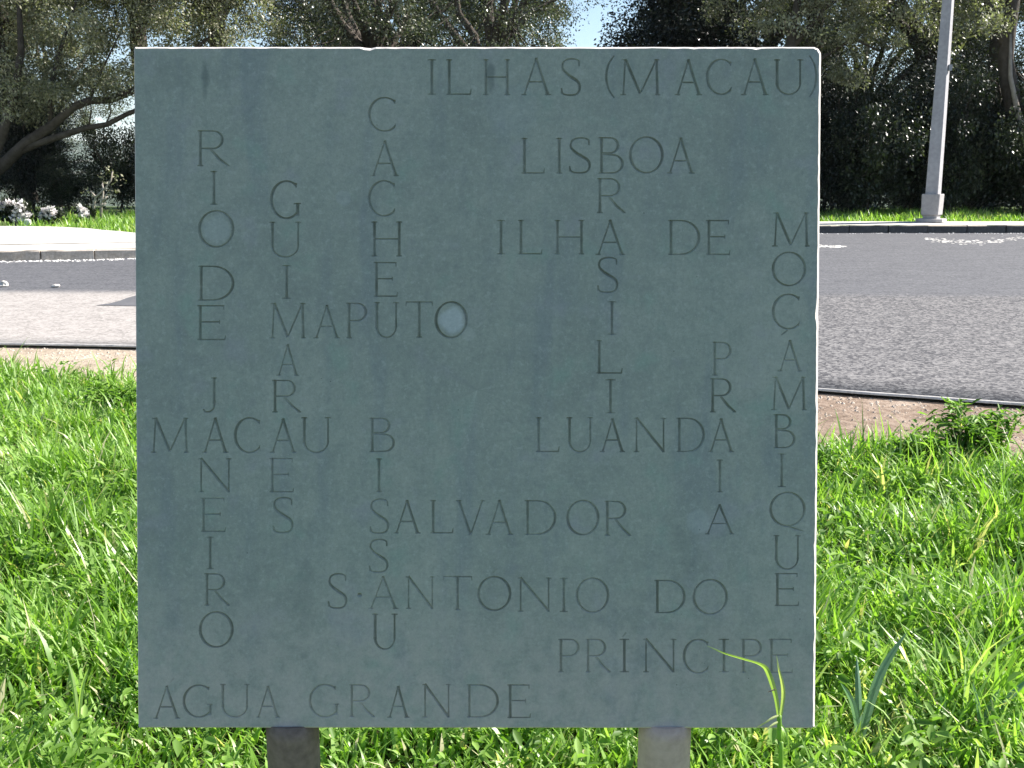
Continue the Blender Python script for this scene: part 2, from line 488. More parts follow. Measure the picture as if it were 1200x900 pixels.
LET = [  # char, left, top, right, bottom of every carved letter
 # RIO DE JANEIRO (down)
 ('R',231.2,152.7,268.3,195),('I',246.3,200.3,255,240.2),('O',232.3,246.2,274.3,290.6),('D',232.3,311.3,274.3,352.6),('E',231.2,357.5,264.5,398.8),
 ('J',236.8,442.2,259.6,483.5),('N',232.3,537,271.5,577),('E',235,583.3,264.5,623.5),('I',242,628.8,250.5,667.3),('R',239.3,671.8,269,710),('O',233.3,716.3,273.6,759.3),
 # GUIMARAES (down)
 ('G',317.3,211.2,354,257),('U',315.6,259.8,353,302.5),('I',330.3,310.6,341.5,350.5),('A',324,403.7,350.6,440.5),('R',319,445,352.3,483.5),
 ('E',315.6,536.7,344.3,577),('S',319,582.2,344.3,625.3),
 # CACHEU (down)
 ('C',432,113.5,467.8,154.8),('A',434.2,165,467.8,206.6),('C',432,211,466.8,254.2),('H',435.3,259.5,471.3,300.8),('E',437.7,307,466,348),
 # ILHAS (MACAU)
 ('I',501,69.4,511,111.4),('L',522.8,69.4,552.5,111.4),('H',565.8,69.4,598,111.8),('A',611,68,646,111.8),('S',656.8,68,681,112.8),('(',709,65,720.5,115),
 ('M',727.5,69.4,774,111.8),('A',790.8,69.8,823,111.8),('C',828,68.7,861,111.8),('A',868.5,68.7,901,111.8),('U',907,69.4,941.3,111.8),(')',948,65,957.8,114),
 # LISBOA
 ('L',611,161.5,638.6,203.8),('I',651.5,161.5,659.2,203.8),('S',666.2,160.7,692.8,203.8),('B',701.2,160.7,730.3,203.8),('O',737.3,159.7,777.5,203.8),('A',781.7,161.5,814.3,203.8),
 ('R',699.5,208.7,732.7,250),('S',699.5,300.8,725,343.8),('I',712,353,722.2,392.5),('L',698.8,398.5,729.6,438),('I',709.3,444.3,721.5,484.6),
 # ILHA DE MOCAMBIQUE
 ('I',582.2,257.7,592,298.3),('L',607,257.7,635.8,298.3),('H',649.8,257.7,684.8,298.3),('A',698,257.7,732.7,299),('D',782.8,257.7,820.2,299),('E',827.2,257.7,855.6,299),
 ('M',905.3,249,949,289.2),('O',904.6,294.8,944.5,335.8),('Ç',905.3,344,941.3,386.5),('A',911.6,398.5,940.3,435.5),('M',904.2,441.5,945.5,481),('B',906.3,485.3,931.5,525.5),
 ('I',911.2,531.5,921,571),('Q',901.8,576.3,943.8,617.5),('U',906.3,627,938.5,668),('E',907.7,671.5,936,710.3),
 # MAPUTO
 ('M',316.3,355,359,396.7),('A',367.7,357.5,398.5,396.7),('P',405.5,354.7,431,396.7),('U',438,354,467.8,396.7),('T',475.5,353.3,507,396),('O',509.5,353,548,396.7),
 # MACAU
 ('M',177.3,489.5,221.8,530.8),('A',236.8,489.5,268,530.8),('C',275,488.8,308.6,531.5),('A',316.3,490.5,347.8,530.8),('U',353,488.8,388,531.5),
 # BISSAU (down)
 ('B',432.8,489.5,462.2,530),('I',440.5,537,447.5,577),('S',432.8,584,456.3,626),('S',431.8,631.2,455.6,671.5),('U',436,719,466,761.8),
 # LUANDA
 ('L',627.7,488.8,655.7,530),('U',663.8,488.8,695.3,530.8),('A',703,490.5,732.7,530),('N',742.5,489.5,781,530),('D',792.6,489.5,825.5,530),('A',830,490.5,860.5,530),
 # PRAIA (down)
 ('P',834.2,400.5,858,440.5),('R',831.8,443.3,862.2,483.5),('I',839.8,538.5,847.5,577.3),('A',826.5,591,860.5,626.3),
 # SALVADOR
 ('A',461.5,586,493,625.3),('L',504.2,586,531.5,625.3),('V',534,586,569,627),('A',569.3,586,601.5,627),('D',614.8,586,651.5,627),('O',663.8,585.7,702.3,627.7),('R',708.2,586.8,739,628),
 # S.ANTONIO DO
 ('S',383.8,671.5,407.3,713.8),('.',418.6,694.4,424.2,700),('A',431.8,675.3,466.8,713.8),('N',475.5,675.3,509.8,713.8),('T',519.3,675,553.2,715.2),('O',559.5,675,599,716.3),
 ("'",577.5,666.2,582.2,671.5),('N',606.7,676.7,646.3,717),('I',656,677,665.5,717.5),('O',675,676.7,713.8,718.7),('D',767,679.5,803,718.7),('O',811.8,678.5,852.8,720.8),
 # PRINCIPE
 ('P',654,748.5,680,788),('R',685.8,748.5,715.2,788),('I',726,748.5,737.3,788),("'",729.6,741.2,733.8,746.2),('N',753.7,748.5,792.6,788),('C',801,748.5,834,789.8),
 ('I',842.3,748.5,854.5,788),('P',867.8,748.5,893.7,788.5),('E',900.7,748.5,929,788.8),
 # AGUA GRANDE
 ('A',179.8,803.8,211.3,842.3),("'",200,794,204,799.5),('G',214.8,802,251.5,841.2),('U',257.8,801.3,292.8,841.2),('A',299.8,803.8,328.5,841.2),
 ('G',362.5,801.3,399.6,841.2),('R',409,802,438.8,840.5),('A',453.8,804,480,841.2),('N',494.8,801.5,529,841),('D',546.6,802,584.3,841),('E',594.5,802,621.8,841.6),
]

def outline():
    """front outline of the slab in photo pixels with chamfer width for every point"""
    c = [(157, 54.5), (963, 54.5), (955.5, 853.5), (162, 853)]
    pts = []
    for k in range(4):
        a = c[k]; b = c[(k+1) % 4]
        L = math.hypot(b[0]-a[0], b[1]-a[1])
        n = 130
        r0 = {0: 2, 1: 9, 2: 2.5, 3: 2}[k]; r1 = {0: 2, 1: 9, 2: 2.5, 3: 2}[(k+1) % 4]
        for i in range(n+1):
            s_ = r0+(L-r0-r1)*i/n
            pts.append((a[0]+(b[0]-a[0])*s_/L, a[1]+(b[1]-a[1])*s_/L, k, s_, (b[0]-a[0])/L, (b[1]-a[1])/L))
        # round the corner
        b2 = c[(k+2) % 4]; L2 = math.hypot(b2[0]-b[0], b2[1]-b[1])
        d1 = ((b[0]-a[0])/L, (b[1]-a[1])/L); d2 = ((b2[0]-b[0])/L2, (b2[1]-b[1])/L2)
        cx = b[0]-d1[0]*r1+d2[0]*r1; cy = b[1]-d1[1]*r1+d2[1]*r1
        for q in (11, 22.5, 34, 45, 56, 67.5, 79):
            ox = math.sin(R(q))*d1[0]-math.cos(R(q))*d2[0]; oy = math.sin(R(q))*d1[1]-math.cos(R(q))*d2[1]
            pts.append((cx+ox*r1, cy+oy*r1, k+.5, 0, -oy, ox))
    out_, inn, cw = [], [], []
    nz = rng.normal(0, 1, len(pts)); nz = (nz+np.roll(nz, 1))*.7
    for i, (x, y, k, s_, dx, dy) in enumerate(pts):
        base = {0: 2.4, .5: 3.2, 1: 2.9, 1.5: 2.3, 2: 1.5, 2.5: 1.0, 3: 1.0, 3.5: 1.6}[k]
        w_ = max(.5, base*(1+.09*nz[i]))
        nxx, nyy = -dy, dx                    # inward normal (image y points down, outline runs clockwise)
        x0, y0 = x, y
        if k == 0:
            w_ += 2.6*math.exp(-((x-432)/5.5)**2) + 1.4*math.exp(-((x-886)/4)**2) + 1.1*math.exp(-((x-815)/2.5)**2)
            y0 += 1.0*math.exp(-((x-432)/4)**2)
        if k == 1:
            w_ += 1.8*math.exp(-((y-370)/9)**2) + .9*math.exp(-((y-640)/3)**2)
        out_.append((x0, y0)); inn.append((x+nxx*w_, y+nyy*w_)); cw.append(w_)
    return out_, inn, cw

def build_sign():
    base_l = at(337, 899); ground_y = 1.62
    bx = PC.x
    root = empty('stone_sign', (bx, 1.70, SLOPE*1.70), 'square grey-green stone slab carved with crossing place names on two round posts', 'stone sign')
    root_inv = Matrix.Translation(-Vector(root.location))
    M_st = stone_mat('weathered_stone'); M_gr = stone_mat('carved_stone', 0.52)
    out_, inn, cw = outline()
    # ---- front face and letters by constrained triangulation
    V2 = []; E = []; F = []; owner = []
    def addv(p): V2.append(Vector((p[0], -p[1]))); return len(V2)-1
    F.append([addv(p) for p in inn]); F[0] = F[0][::-1]; owner.append(-1)
    segs = []
    for li, (ch, l, t, r, b) in enumerate(LET):
        sg = []
        for P, wd in glyph(ch, r-l, b-t):
            P = [(l+x, b-y) for x, y in P]
            # join offset points so that consecutive quads share edges
            ids_l, ids_r, ids_c = [], [], []
            n = len(P)
            closed = n > 6 and math.hypot(P[0][0]-P[-1][0], P[0][1]-P[-1][1]) < .05
            for i in range(n):
                if closed and i == n-1:
                    ids_l.append(ids_l[0]); ids_r.append(ids_r[0]); ids_c.append(ids_c[0]); break
                a = P[i-1] if i > 0 else (P[-2] if closed else P[0]); c_ = P[i+1] if i < n-1 else P[i]
                dx, dy = c_[0]-a[0], c_[1]-a[1]; L = math.hypot(dx, dy)+1e-9; nx_, ny_ = -dy/L, dx/L
                hw = wd[i]/2
                ids_l.append(addv((P[i][0]+nx_*hw, P[i][1]+ny_*hw))); ids_r.append(addv((P[i][0]-nx_*hw, P[i][1]-ny_*hw)))
                ids_c.append(addv(P[i]))
            for i in range(n-1):
                q = [ids_l[i], ids_r[i], ids_r[i+1], ids_l[i+1]]
                A = sum(V2[q[k]].x*V2[q[(k+1) % 4]].y-V2[q[(k+1) % 4]].x*V2[q[k]].y for k in range(4))
                if A < 0: q = q[::-1]
                F.append(q); owner.append(li)
                E.append((ids_c[i], ids_c[i+1]))
                sg.append((P[i][0], -P[i][1], P[i+1][0], -P[i+1][1], wd[i], wd[i+1]))
        segs.append(np.array(sg))
    vo, eo, fo, vorig, eorig, forig = delaunay_2d_cdt(V2, E, F, 1, 0.02, True)
    # ---- sort triangles
    own = []
    for f, of in zip(fo, forig):
        a = [owner[k] for k in of]
        li = [k for k in a if k >= 0]
        own.append(li[0] if li else (-1 if 0 in of else -2))
    nv = len(vo)
    vlet = [set() for _ in range(nv)]
    for f, w_ in zip(fo, own):
        for i in f: vlet[i].add(w_)
    depth = np.zeros(nv)
    for i in range(nv):
        s_ = vlet[i]
        if any(k < 0 for k in s_) or not s_: continue
        x, y = vo[i]
        best = 0
        for k in s_:
            g = segs[k]
            ax, ay, bx_, by_ = g[:, 0], g[:, 1], g[:, 2], g[:, 3]
            dx, dy = bx_-ax, by_-ay
            t = np.clip(((x-ax)*dx+(y-ay)*dy)/(dx*dx+dy*dy+1e-9), 0, 1)
            d = np.hypot(x-ax-dx*t, y-ay-dy*t)
            best = max(best, float(np.max((g[:, 4]+(g[:, 5]-g[:, 4])*t)/2-d)))
        depth[i] = max(best, 0)*1.0*SPX
    P3 = []
    for i in range(nv):
        x, z = to_plane(vo[i][0], -vo[i][1]); P3.append((x, float(depth[i]), z))
    # ---- slab: front, chamfer, sides, back
    TH = 0.07
    V = []; FF = []; mp = {}
    def vid(i):
        if i not in mp: mp[i] = len(V); V.append(P3[i])
        return mp[i]
    for f, w_ in zip(fo, own):
        if w_ == -1: FF.append(tuple(vid(i) for i in f))
    n = len(out_)
    b0 = len(V)
    for p in inn:
        x, z = to_plane(*p); V.append((x, 0, z))
    for p, c_ in zip(out_, cw):
        x, z = to_plane(*p); V.append((x, c_*SPX*1.0, z))
    for p in out_:
        x, z = to_plane(*p); V.append((x, TH-.003, z))
    for p in inn:
        x, z = to_plane(*p); V.append((x, TH, z))
    for k in range(3):
        for i in range(n):
            j = (i+1) % n
            FF.append((b0+k*n+i, b0+k*n+j, b0+(k+1)*n+j, b0+(k+1)*n+i))
    FF.append(tuple(b0+3*n+i for i in range(n)))
    M_ed = simple_mat('sunlit_edge_stone', (.50, .46, .43), (.72, .67, .63), 90, .85, .3, .001)  # pale edge stone; the sunlit whiteness of the chamfer is put into its colour
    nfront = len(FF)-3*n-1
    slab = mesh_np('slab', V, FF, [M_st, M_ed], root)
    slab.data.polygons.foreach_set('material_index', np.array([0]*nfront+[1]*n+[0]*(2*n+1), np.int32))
    slab.matrix_parent_inverse = Matrix.Identity(4)
    slab.matrix_local = root_inv @ PM
    # outward normals
    import bmesh
    def fix(o):
        bm = bmesh.new(); bm.from_mesh(o.data)
        bmesh.ops.remove_doubles(bm, verts=bm.verts, dist=1e-5)
        bmesh.ops.recalc_face_normals(bm, faces=bm.faces); bm.to_mesh(o.data); bm.free()
    fix(slab)
    # ---- every letter a carved groove of its own
    tri = {}
    for f, w_ in zip(fo, own):
        if w_ >= 0: tri.setdefault(w_, []).append(f)
    for li, fs in tri.items():
        m2 = {}; vv = []; ff = []
        for f in fs:
            q = []
            for i in f:
                if i not in m2: m2[i] = len(vv); vv.append(P3[i])
                q.append(m2[i])
            ff.append(tuple(q))
        o = mesh_np('full_stop' if LET[li][0] == '.' else ('accent' if LET[li][0] == "'" else 'letter'), vv, ff, M_gr, slab)
    # ---- posts
    M_po = simple_mat('post_concrete', (0.14, 0.108, 0.088), (0.28, 0.215, 0.175), 60, 0.85, 0.5, 0.002)  # left post in a darker tone than the right
    M_po2 = simple_mat('post_concrete_pale', (0.43, 0.33, 0.275), (0.61, 0.48, 0.405), 60, 0.85, 0.5, 0.002)
    for px0, px1, mm, lb in ((306, 368, M_po, None), (752, 814, M_po2, None)):
        a, z = to_plane((px0+px1)/2, 853)
        top = PM @ Vector((a, TH*.55, z-.0005))
        rad = (px1-px0)/2*SPX*1.015
        mb = MB()
        prof = [(-.35, rad), (top.z-.02, rad), (top.z+.012, rad)]
        mb.tube([(top.x, top.y, zz) for zz, _ in prof], [r_ for _, r_ in prof], 40)
        # cut the post head along the underside of the leaning slab
        nrm = uz; p0 = PM @ Vector((a, 0, z+.002))
        vv = []
        for v in mb.v:
            v = Vector(v)
            lim = p0.z - ((v.x-p0.x)*nrm.x+(v.y-p0.y)*nrm.y)/nrm.z
            if v.z > top.z-.03 and v.z > -0.3 and v.z >= top.z-.0201+.0:
                if v.z > top.z: v.z = lim
                else: v.z = lim-.03
            vv.append(v-Vector(root.location))
        o = mesh_np('post', vv, mb.f, mm, root, False)
        for pl in o.data.polygons: pl.use_smooth = len(pl.vertices) == 4
        if mm is M_po: o['label'] = 'left post, the darker of the two'
        else: o['label'] = 'right post, paler and warmer grey'
    return root, slab
sign, slab = build_sign()

# ------------------------------------------------------------------ ground
def grid_sheet(name, xs, ys, zf, mat, kind='structure'):
    X, Y = np.meshgrid(xs, ys); Z = zf(X, Y)
    V = np.stack([X, Y, Z], -1).reshape(-1, 3)
    nx, ny = len(xs), len(ys)
    i = np.arange(ny-1)[:, None]*nx+np.arange(nx-1)[None]
    F = np.stack([i, i+1, i+nx+1, i+nx], -1).reshape(-1, 4)
    o = mesh_np(name, V, F, mat, None, True); tag(o, kind=kind); return o

m, n, o_ = new_mat('earth'); g = NG(n)
v = g.coord('Object')
tc = g.n('ShaderNodeSeparateXYZ'); g.l(v, tc.inputs[0])
near = g.ramp(g.noise(v, 14, 6, .6), [(.35, (.022, .032, .010)), (.65, (.055, .062, .022))])
mead = g.ramp(g.noise(v, .9, 6, .7), [(.35, (.05, .085, .022)), (.65, (.12, .15, .05))])
hill = g.ramp(g.noise(v, .012, 6, .7), [(.38, (.030, .048, .024)), (.55, (.06, .08, .04)), (.66, (.14, .14, .10))])
c = g.mix(g.maprange(tc.outputs[1], 7, 17), near, mead)
c = g.mix(g.maprange(tc.outputs[1], 60, 300), c, hill)
g.bsdf(o_, c, .95, g.bump(g.noise(v, 30, 5), .5, .02), .1)
xs = np.concatenate([-np.geomspace(4000, 30, 40), np.linspace(-28, 28, 57), np.geomspace(30, 4000, 40)])
ys = np.concatenate([np.linspace(-40, 60, 101), np.geomspace(62, 6000, 70)])
grid_sheet('ground', xs, ys, gh, m)

# near edge of the road and far kerb line, as curves y(x)
def curve_fn(pts, dz):
    P = [at(px, py, dz) for px, py in pts]
    X = np.array([p.x for p in P]); Y = np.array([p.y for p in P])
    def f(x):
        x = np.asarray(x, float)
        y = np.interp(x, X, Y)
        # straight continuation outside
        y = np.where(x < X[0], Y[0]+(x-X[0])*(Y[1]-Y[0])/(X[1]-X[0]), y)
        y = np.where(x > X[-1], Y[-1]+(x-X[-1])*(Y[-1]-Y[-2])/(X[-1]-X[-2]), y)
        return y
    return f
LIP = 0.036
_ne = curve_fn([(-100, 401.5), (0, 402), (157, 404.5), (350, 412), (560, 424), (760, 439), (960, 455.5), (1080, 464), (1200, 472.5), (1350, 484)], LIP)
_fk = curve_fn([(-150, 309.5), (0, 306), (157, 303.2), (360, 297), (600, 286), (800, 276.5), (963, 273), (1200, 273), (1400, 273)], LIP)
def ne(x):  # lightly smoothed
    return (_ne(np.asarray(x)-.25)+_ne(x)+_ne(np.asarray(x)+.25))/3
def fk(x):
    return (_fk(np.asarray(x)-.8)+_fk(np.asarray(x)-.4)+_fk(x)+_fk(np.asarray(x)+.4)+_fk(np.asarray(x)+.8))/5

def band(name, xs, f0, f1, z0, ny, mat, thick=None, wob=0.0, parent=None):
    """sheet between two curves lying z0 above the slope; thick gives it a front face"""
    T = np.linspace(0, 1, ny)
    X = np.repeat(xs[None], ny, 0); A = f0(xs); B = f1(xs)
    Y = A[None]+(B-A)[None]*T[:, None]
    Z = gh(X, Y)+z0
    if wob: Z = Z + wob*np.sin(X*3.1)*np.sin(Y*2.3)
    V = np.stack([X, Y, Z], -1).reshape(-1, 3); nx = len(xs)
    i = np.arange(ny-1)[:, None]*nx+np.arange(nx-1)[None]
    F = np.stack([i, i+1, i+nx+1, i+nx], -1).reshape(-1, 4)
    if thick:
        b = len(V)
        lo = V[:nx].copy(); lo[:, 2] -= thick
        V = np.concatenate([V, lo]); j = np.arange(nx-1)
        F = np.concatenate([F, np.stack([b+j, b+j+1, j+1, j], -1)])
    return mesh_np(name, V, F, mat, parent)

# road surface: dark smooth far band, paler coarse near band, bleached on the left
m, n, o_ = new_mat('asphalt'); g = NG(n)
v = g.coord('Object'); sx = g.n('ShaderNodeSeparateXYZ'); g.l(v, sx.inputs[0])
X_, Y_ = sx.outputs[0], sx.outputs[1]
n1a = g.noise(v, 55, 4, .85); wv = g.n('ShaderNodeTexVoronoi'); wv.inputs['Scale'].default_value = 48; g.l(v, wv.inputs['Vector']); wc = g.n('ShaderNodeSeparateColor'); g.l(wv.outputs['Color'], wc.inputs[0])
n1 = g.math('ADD', g.math('MULTIPLY', n1a, .62), g.math('MULTIPLY', wc.outputs[0], .38)); n2 = g.noise(v, 8, 4, .6); n3 = g.noise(v, .7, 3); vs = g.coord('Object', (1, 5, 1)); n4 = g.noise(vs, 1.5, 4)
vor = g.n('ShaderNodeTexVoronoi'); vor.inputs['Scale'].default_value = 55; g.l(v, vor.inputs['Vector'])
dark = g.ramp(g.math('ADD', g.math('MULTIPLY', n1, .75), g.math('MULTIPLY', n4, .25)), [(.32, (.064, .065, .072)), (.68, (.140, .139, .146))])
coarse = g.ramp(g.math('ADD', g.math('MULTIPLY', n1, .8), g.math('MULTIPLY', n2, .2)), [(.38, (.054, .053, .058)), (.5, (.114, .110, .111)), (.62, (.205, .196, .192))])
chips = g.maprange(vor.outputs['Distance'], .25, .12, 0, .5)
coarse = g.mix(g.math('MULTIPLY', chips, g.maprange(n2, .45, .6)), coarse, (.40, .37, .35))
pale = g.ramp(g.math('ADD', g.math('MULTIPLY', n1, .6), g.math('MULTIPLY', n2, .4)), [(.34, (.22, .20, .185)), (.58, (.37, .34, .315))])
xa = g.math('ADD', X_, g.math('MULTIPLY', g.math('SUBTRACT', n3, .5), 1.2))
nearc = g.mix(g.maprange(xa, -1.6, -0.2), pale, coarse)
yb = g.math('ADD', Y_, g.math('MULTIPLY', g.math('SUBTRACT', n2, .5), .25))
yb = g.math('ADD', yb, g.math('MULTIPLY', X_, 0.03))
bound = g.maprange(yb, 10.15, 10.60)
c = g.mix(bound, nearc, dark)
# scattered pale wear in the dark band
wear = g.math('MULTIPLY', g.maprange(g.noise(g.coord('Object', (1, 3.0, 1)), 2.6, 6, .75), .60, .72, 0, .7), g.maprange(n1, .45, .55))
c = g.mix(wear, c, (.30, .29, .29))
g.bsdf(o_, c, .88, g.bump(n1, .35, .005), .25)
M_ASPH = m
xs = np.concatenate([np.linspace(-45, -12, 24), np.linspace(-11.5, 14, 160), np.linspace(15, 45, 24)])
road = tag(band('road', xs, ne, lambda x: fk(x)+.02, LIP, 24, M_ASPH, .016), kind='structure')

# thin pale concrete edging along the road's near edge, standing a little proud
M_EDGE = simple_mat('edging_concrete', (.42, .39, .36), (.66, .62, .58), 40, .9, .4, .004)
xe = np.linspace(-14, 16, 220)
jit = rng.normal(0, .004, len(xe))
tag(band('road_edging', xe, lambda x: ne(x)-.022+jit, lambda x: ne(x)-.001, LIP+.004, 2, M_EDGE, .014), kind='structure')

# bare sandy strip between edging and lawn
m, n, o_ = new_mat('sandy_dirt'); g = NG(n); v = g.coord('Object'); sx = g.n('ShaderNodeSeparateXYZ'); g.l(v, sx.inputs[0])
a_ = g.noise(v, 20, 6, .75); b_ = g.noise(v, 3.2, 4, .6); f_ = g.math('ADD', g.math('MULTIPLY', a_, .55), g.math('MULTIPLY', b_, .45))
pl = g.ramp(f_, [(.36, (.27, .21, .155)), (.62, (.50, .42, .33))]); br = g.ramp(f_, [(.36, (.13, .095, .07)), (.5, (.25, .185, .14)), (.64, (.40, .32, .255))])
g.bsdf(o_, g.mix(g.maprange(sx.outputs[0], -2.5, 1.0), pl, br), .97, g.bump(a_, .9, .02), .1)
M_DIRT = m
dn = rng.normal(0, .09, 400)
def verge_low(x):
    return ne(x) - 1.35 - .25*np.sin(np.asarray(x)*1.7)
tag(band('dirt_strip', np.linspace(-14, 16, 260), verge_low, lambda x: ne(x)+.35, .004+0*1, 16, M_DIRT), kind='structure')

# worn tongue of dark tarmac crossing the pale band left of the sign
M_TONGUE = simple_mat('dark_tarmac', (.09, .091, .098), (.135, .134, .14), 42, .9, .5, .005)
pts = [(112, 357.6), (128, 355.5), (140, 352.5), (149, 349), (158, 346.5), (190, 342), (300, 342), (420, 350), (380, 356), (300, 359), (200, 359), (150, 358.3)]
P = [at(a, b, LIP+.004) for a, b in pts]
tag(mesh_np('tarmac_patch', [(p.x, p.y, SLOPE*p.y+LIP+.004) for p in P], [tuple(range(len(P)))], M_TONGUE), kind='structure')

# far kerb: stones laid end to end, footway behind
KH = .125
def kerb_mat():
    m, n, o_ = new_mat('kerb_limestone'); g = NG(n)
    v = g.coord('Object'); oi = g.n('ShaderNodeObjectInfo')
    a = g.noise(v, 30, 5, .65); b = g.noise(v, 5, 3)
    c = g.ramp(g.math('ADD', g.math('MULTIPLY', a, .5), g.math('MULTIPLY', b, .5)), [(.36, (.30, .26, .215)), (.62, (.55, .48, .41))])
    hs = g.n('ShaderNodeHueSaturation'); g.l(c, hs.inputs['Color'])
    g.l(g.maprange(oi.outputs['Random'], 0, 1, .85, 1.12), hs.inputs['Value'])
    g.bsdf(o_, hs.outputs[0], .9, g.bump(a, .6, .006), .2)
    return m
M_KERB = kerb_mat()
M_KERBD = simple_mat('kerb_dark', (.045, .045, .047), (.10, .10, .10), 22, .9, .5, .005)  # dark tone for all but the top faces of the right-hand stones
kerb = empty('kerb', (0, float(fk(0)), float(gh(0, fk(0)))))
kerb['kind'] = 'structure'
KW = .16
def rough_block(L, Wd, H, seed):
    r = np.random.default_rng(seed)
    nx = 5
    V = []; F = []
    xs_ = np.linspace(-L/2, L/2, nx)
    prof = [(0, -.25), (0, H-.014), (.014, H), (Wd, H), (Wd, -.25)]
    for x in xs_:
        for (y, z) in prof:
            V.append((x+(r.normal(0, .002)), y+(r.normal(0, .004) if y < .02 else 0), z+r.normal(0, .003)))
    k = len(prof)
    for i in range(nx-1):
        for j in range(k-1):
            F.append((i*k+j, (i+1)*k+j, (i+1)*k+j+1, i*k+j+1))
    F.append(tuple(range(k))); F.append(tuple(range((nx-1)*k, nx*k))[::-1])
    return V, F
protos = []; protos_d = []
for q in range(5):
    V, F = rough_block(.645, KW, KH, 50+q)
    me = bpy.data.meshes.new('kerb_stone'); me.from_pydata(V, [], F); me.materials.append(M_KERB); protos.append(me)
    me2 = me.copy(); me2.materials.clear(); me2.materials.append(M_KERBD); me2.materials.append(M_KERB)
    for pl in me2.polygons: pl.material_index = 1 if pl.normal.z > .8 else 0
    protos_d.append(me2)
x = -13.2; k = 0
while x < 15.5:
    y = float(fk(x)); y2 = float(fk(x+.3)); ang = math.atan2(y2-y, .3)
    o = bpy.data.objects.new('kerb_stone', (protos_d if x > 1.5 else protos)[k % 5]); link(o, kerb)
    cx = x+.33*math.cos(ang); cy = y+.33*math.sin(ang)
    o.location = (cx-kerb.location.x, cy-kerb.location.y, float(gh(cx, cy))+LIP-kerb.location.z+random.uniform(-.003, .003))
    o.rotation_euler = (0, 0, ang+random.uniform(-.006, .006))
    x += .66*math.cos(ang); k += 1
# concrete bed behind the joints
# footway: wide on the left, narrow past the lamp
_fb = curve_fn([(-150, 262), (0, 264.6), (60, 265), (100, 267), (157, 271.3)], LIP+KH)
def foot_back(x):
    x = np.asarray(x, float)
    left = _fb(np.minimum(x, -6.5)); nar = fk(x)+.95
    return left*(1-smooth(-6.9, -3.6, x)) + nar*smooth(-6.9, -3.6, x)
M_FOOT = simple_mat('footway_limestone', (.38, .36, .33), (.60, .57, .53), 14, .92, .5, .006)
tag(band('footway', np.concatenate([np.linspace(-40, -14, 14), np.linspace(-13.5, 16, 120), np.linspace(17, 40, 12)]), lambda x: fk(x)+KW+.004, foot_back, LIP+KH-.004, 14, M_FOOT), kind='structure')
xj = np.concatenate([np.linspace(-14, -8.4, 60), np.linspace(-8.2, -5, 30)])
tag(band('paving_joint', xj, lambda x: fk(x)+.98+.02*np.sin(x*2.1), lambda x: fk(x)+1.03+.012*np.sin(x*9), LIP+KH, 2, simple_mat('joint_soil', (.16, .14, .11), (.34, .30, .25), 30, 1, .5, .004)), kind='structure')
# slot between kerb course and footway
# pale grit washed up along the foot of the kerb
M_GRIT = simple_mat('grit', (.55, .52, .48), (.80, .78, .74), 40, .9, .2, .002)
def pebbles(name, n, fx, rr, mat, dz=0):
    ico = [(0, 0, 1)]+[(math.cos(t), math.sin(t), 0) for t in np.linspace(0, 2*math.pi, 6)[:-1]]
    ico = np.array(ico); fa = [(0, 1+i, 1+(i+1) % 5) for i in range(5)]
    Vs = []; Fs = []
    for k in range(n):
        x, y = fx(k); r = rr*rng.uniform(.5, 1.5)
        a = rng.uniform(0, 6.28); M_ = np.array([[math.cos(a), -math.sin(a), 0], [math.sin(a), math.cos(a), 0], [0, 0, 1]])
        q = (ico*(1+rng.normal(0, .15, ico.shape)))@M_.T*np.array([r, r, r*.75])
        z = float(gh(x, y))+LIP+dz-.002
        Vs.append(q+np.array([x, y, z])); Fs += [tuple(i+6*k for i in f) for f in fa]
    return mesh_np(name, np.concatenate(Vs), Fs, mat)
def gx(k):
    x = rng.uniform(-12, -4) if k % 3 else rng.uniform(-12, 12)
    return x, float(fk(x))-abs(rng.normal(0, .09))-.01
o = pebbles('limestone_chips', 1500, gx, .013, M_GRIT); tag(o, 'scatter of pale limestone chips lying on the tarmac along the foot of the kerb', 'stone chips', kind='stuff')
# scuffed white remains of paint on the dark tarmac to the right
def px_flakes(k):
    if k % 4 == 0: a, b = rng.uniform(955, 992), rng.normal(289, .7)
    else:
        a = rng.uniform(1085, 1260); b = 279+4.5*math.sin((a-1080)/38)+rng.normal(0, 1.5)
    p = at(a, b, LIP); return p.x, p.y
o = pebbles('paint_flakes', 420, px_flakes, .022, M_GRIT); o.data.transform(Matrix.Identity(4))
for vv in o.data.vertices:
    zz = float(gh(vv.co.x, vv.co.y))+LIP; vv.co.z = zz+max(.002, (vv.co.z-zz)*.12)
tag(o, 'scuffed white marks left on the dark tarmac below the lamp post', 'paint marks', kind='stuff')

M_CLOD = simple_mat('clod', (.26, .20, .15), (.58, .50, .42), 12, .95, .3, .003)
def dirt_x(k):
    x = rng.uniform(-6.5, 7.5); return x, float(ne(x))-.03-abs(rng.normal(0, .42))
o = pebbles('gravel_crumbs', 2600, dirt_x, .010, M_CLOD)
for vv in o.data.vertices: vv.co.z -= LIP-.006
tag(o, 'small stones and clods scattered over the sandy strip along the tarmac edge', 'gravel', kind='stuff')
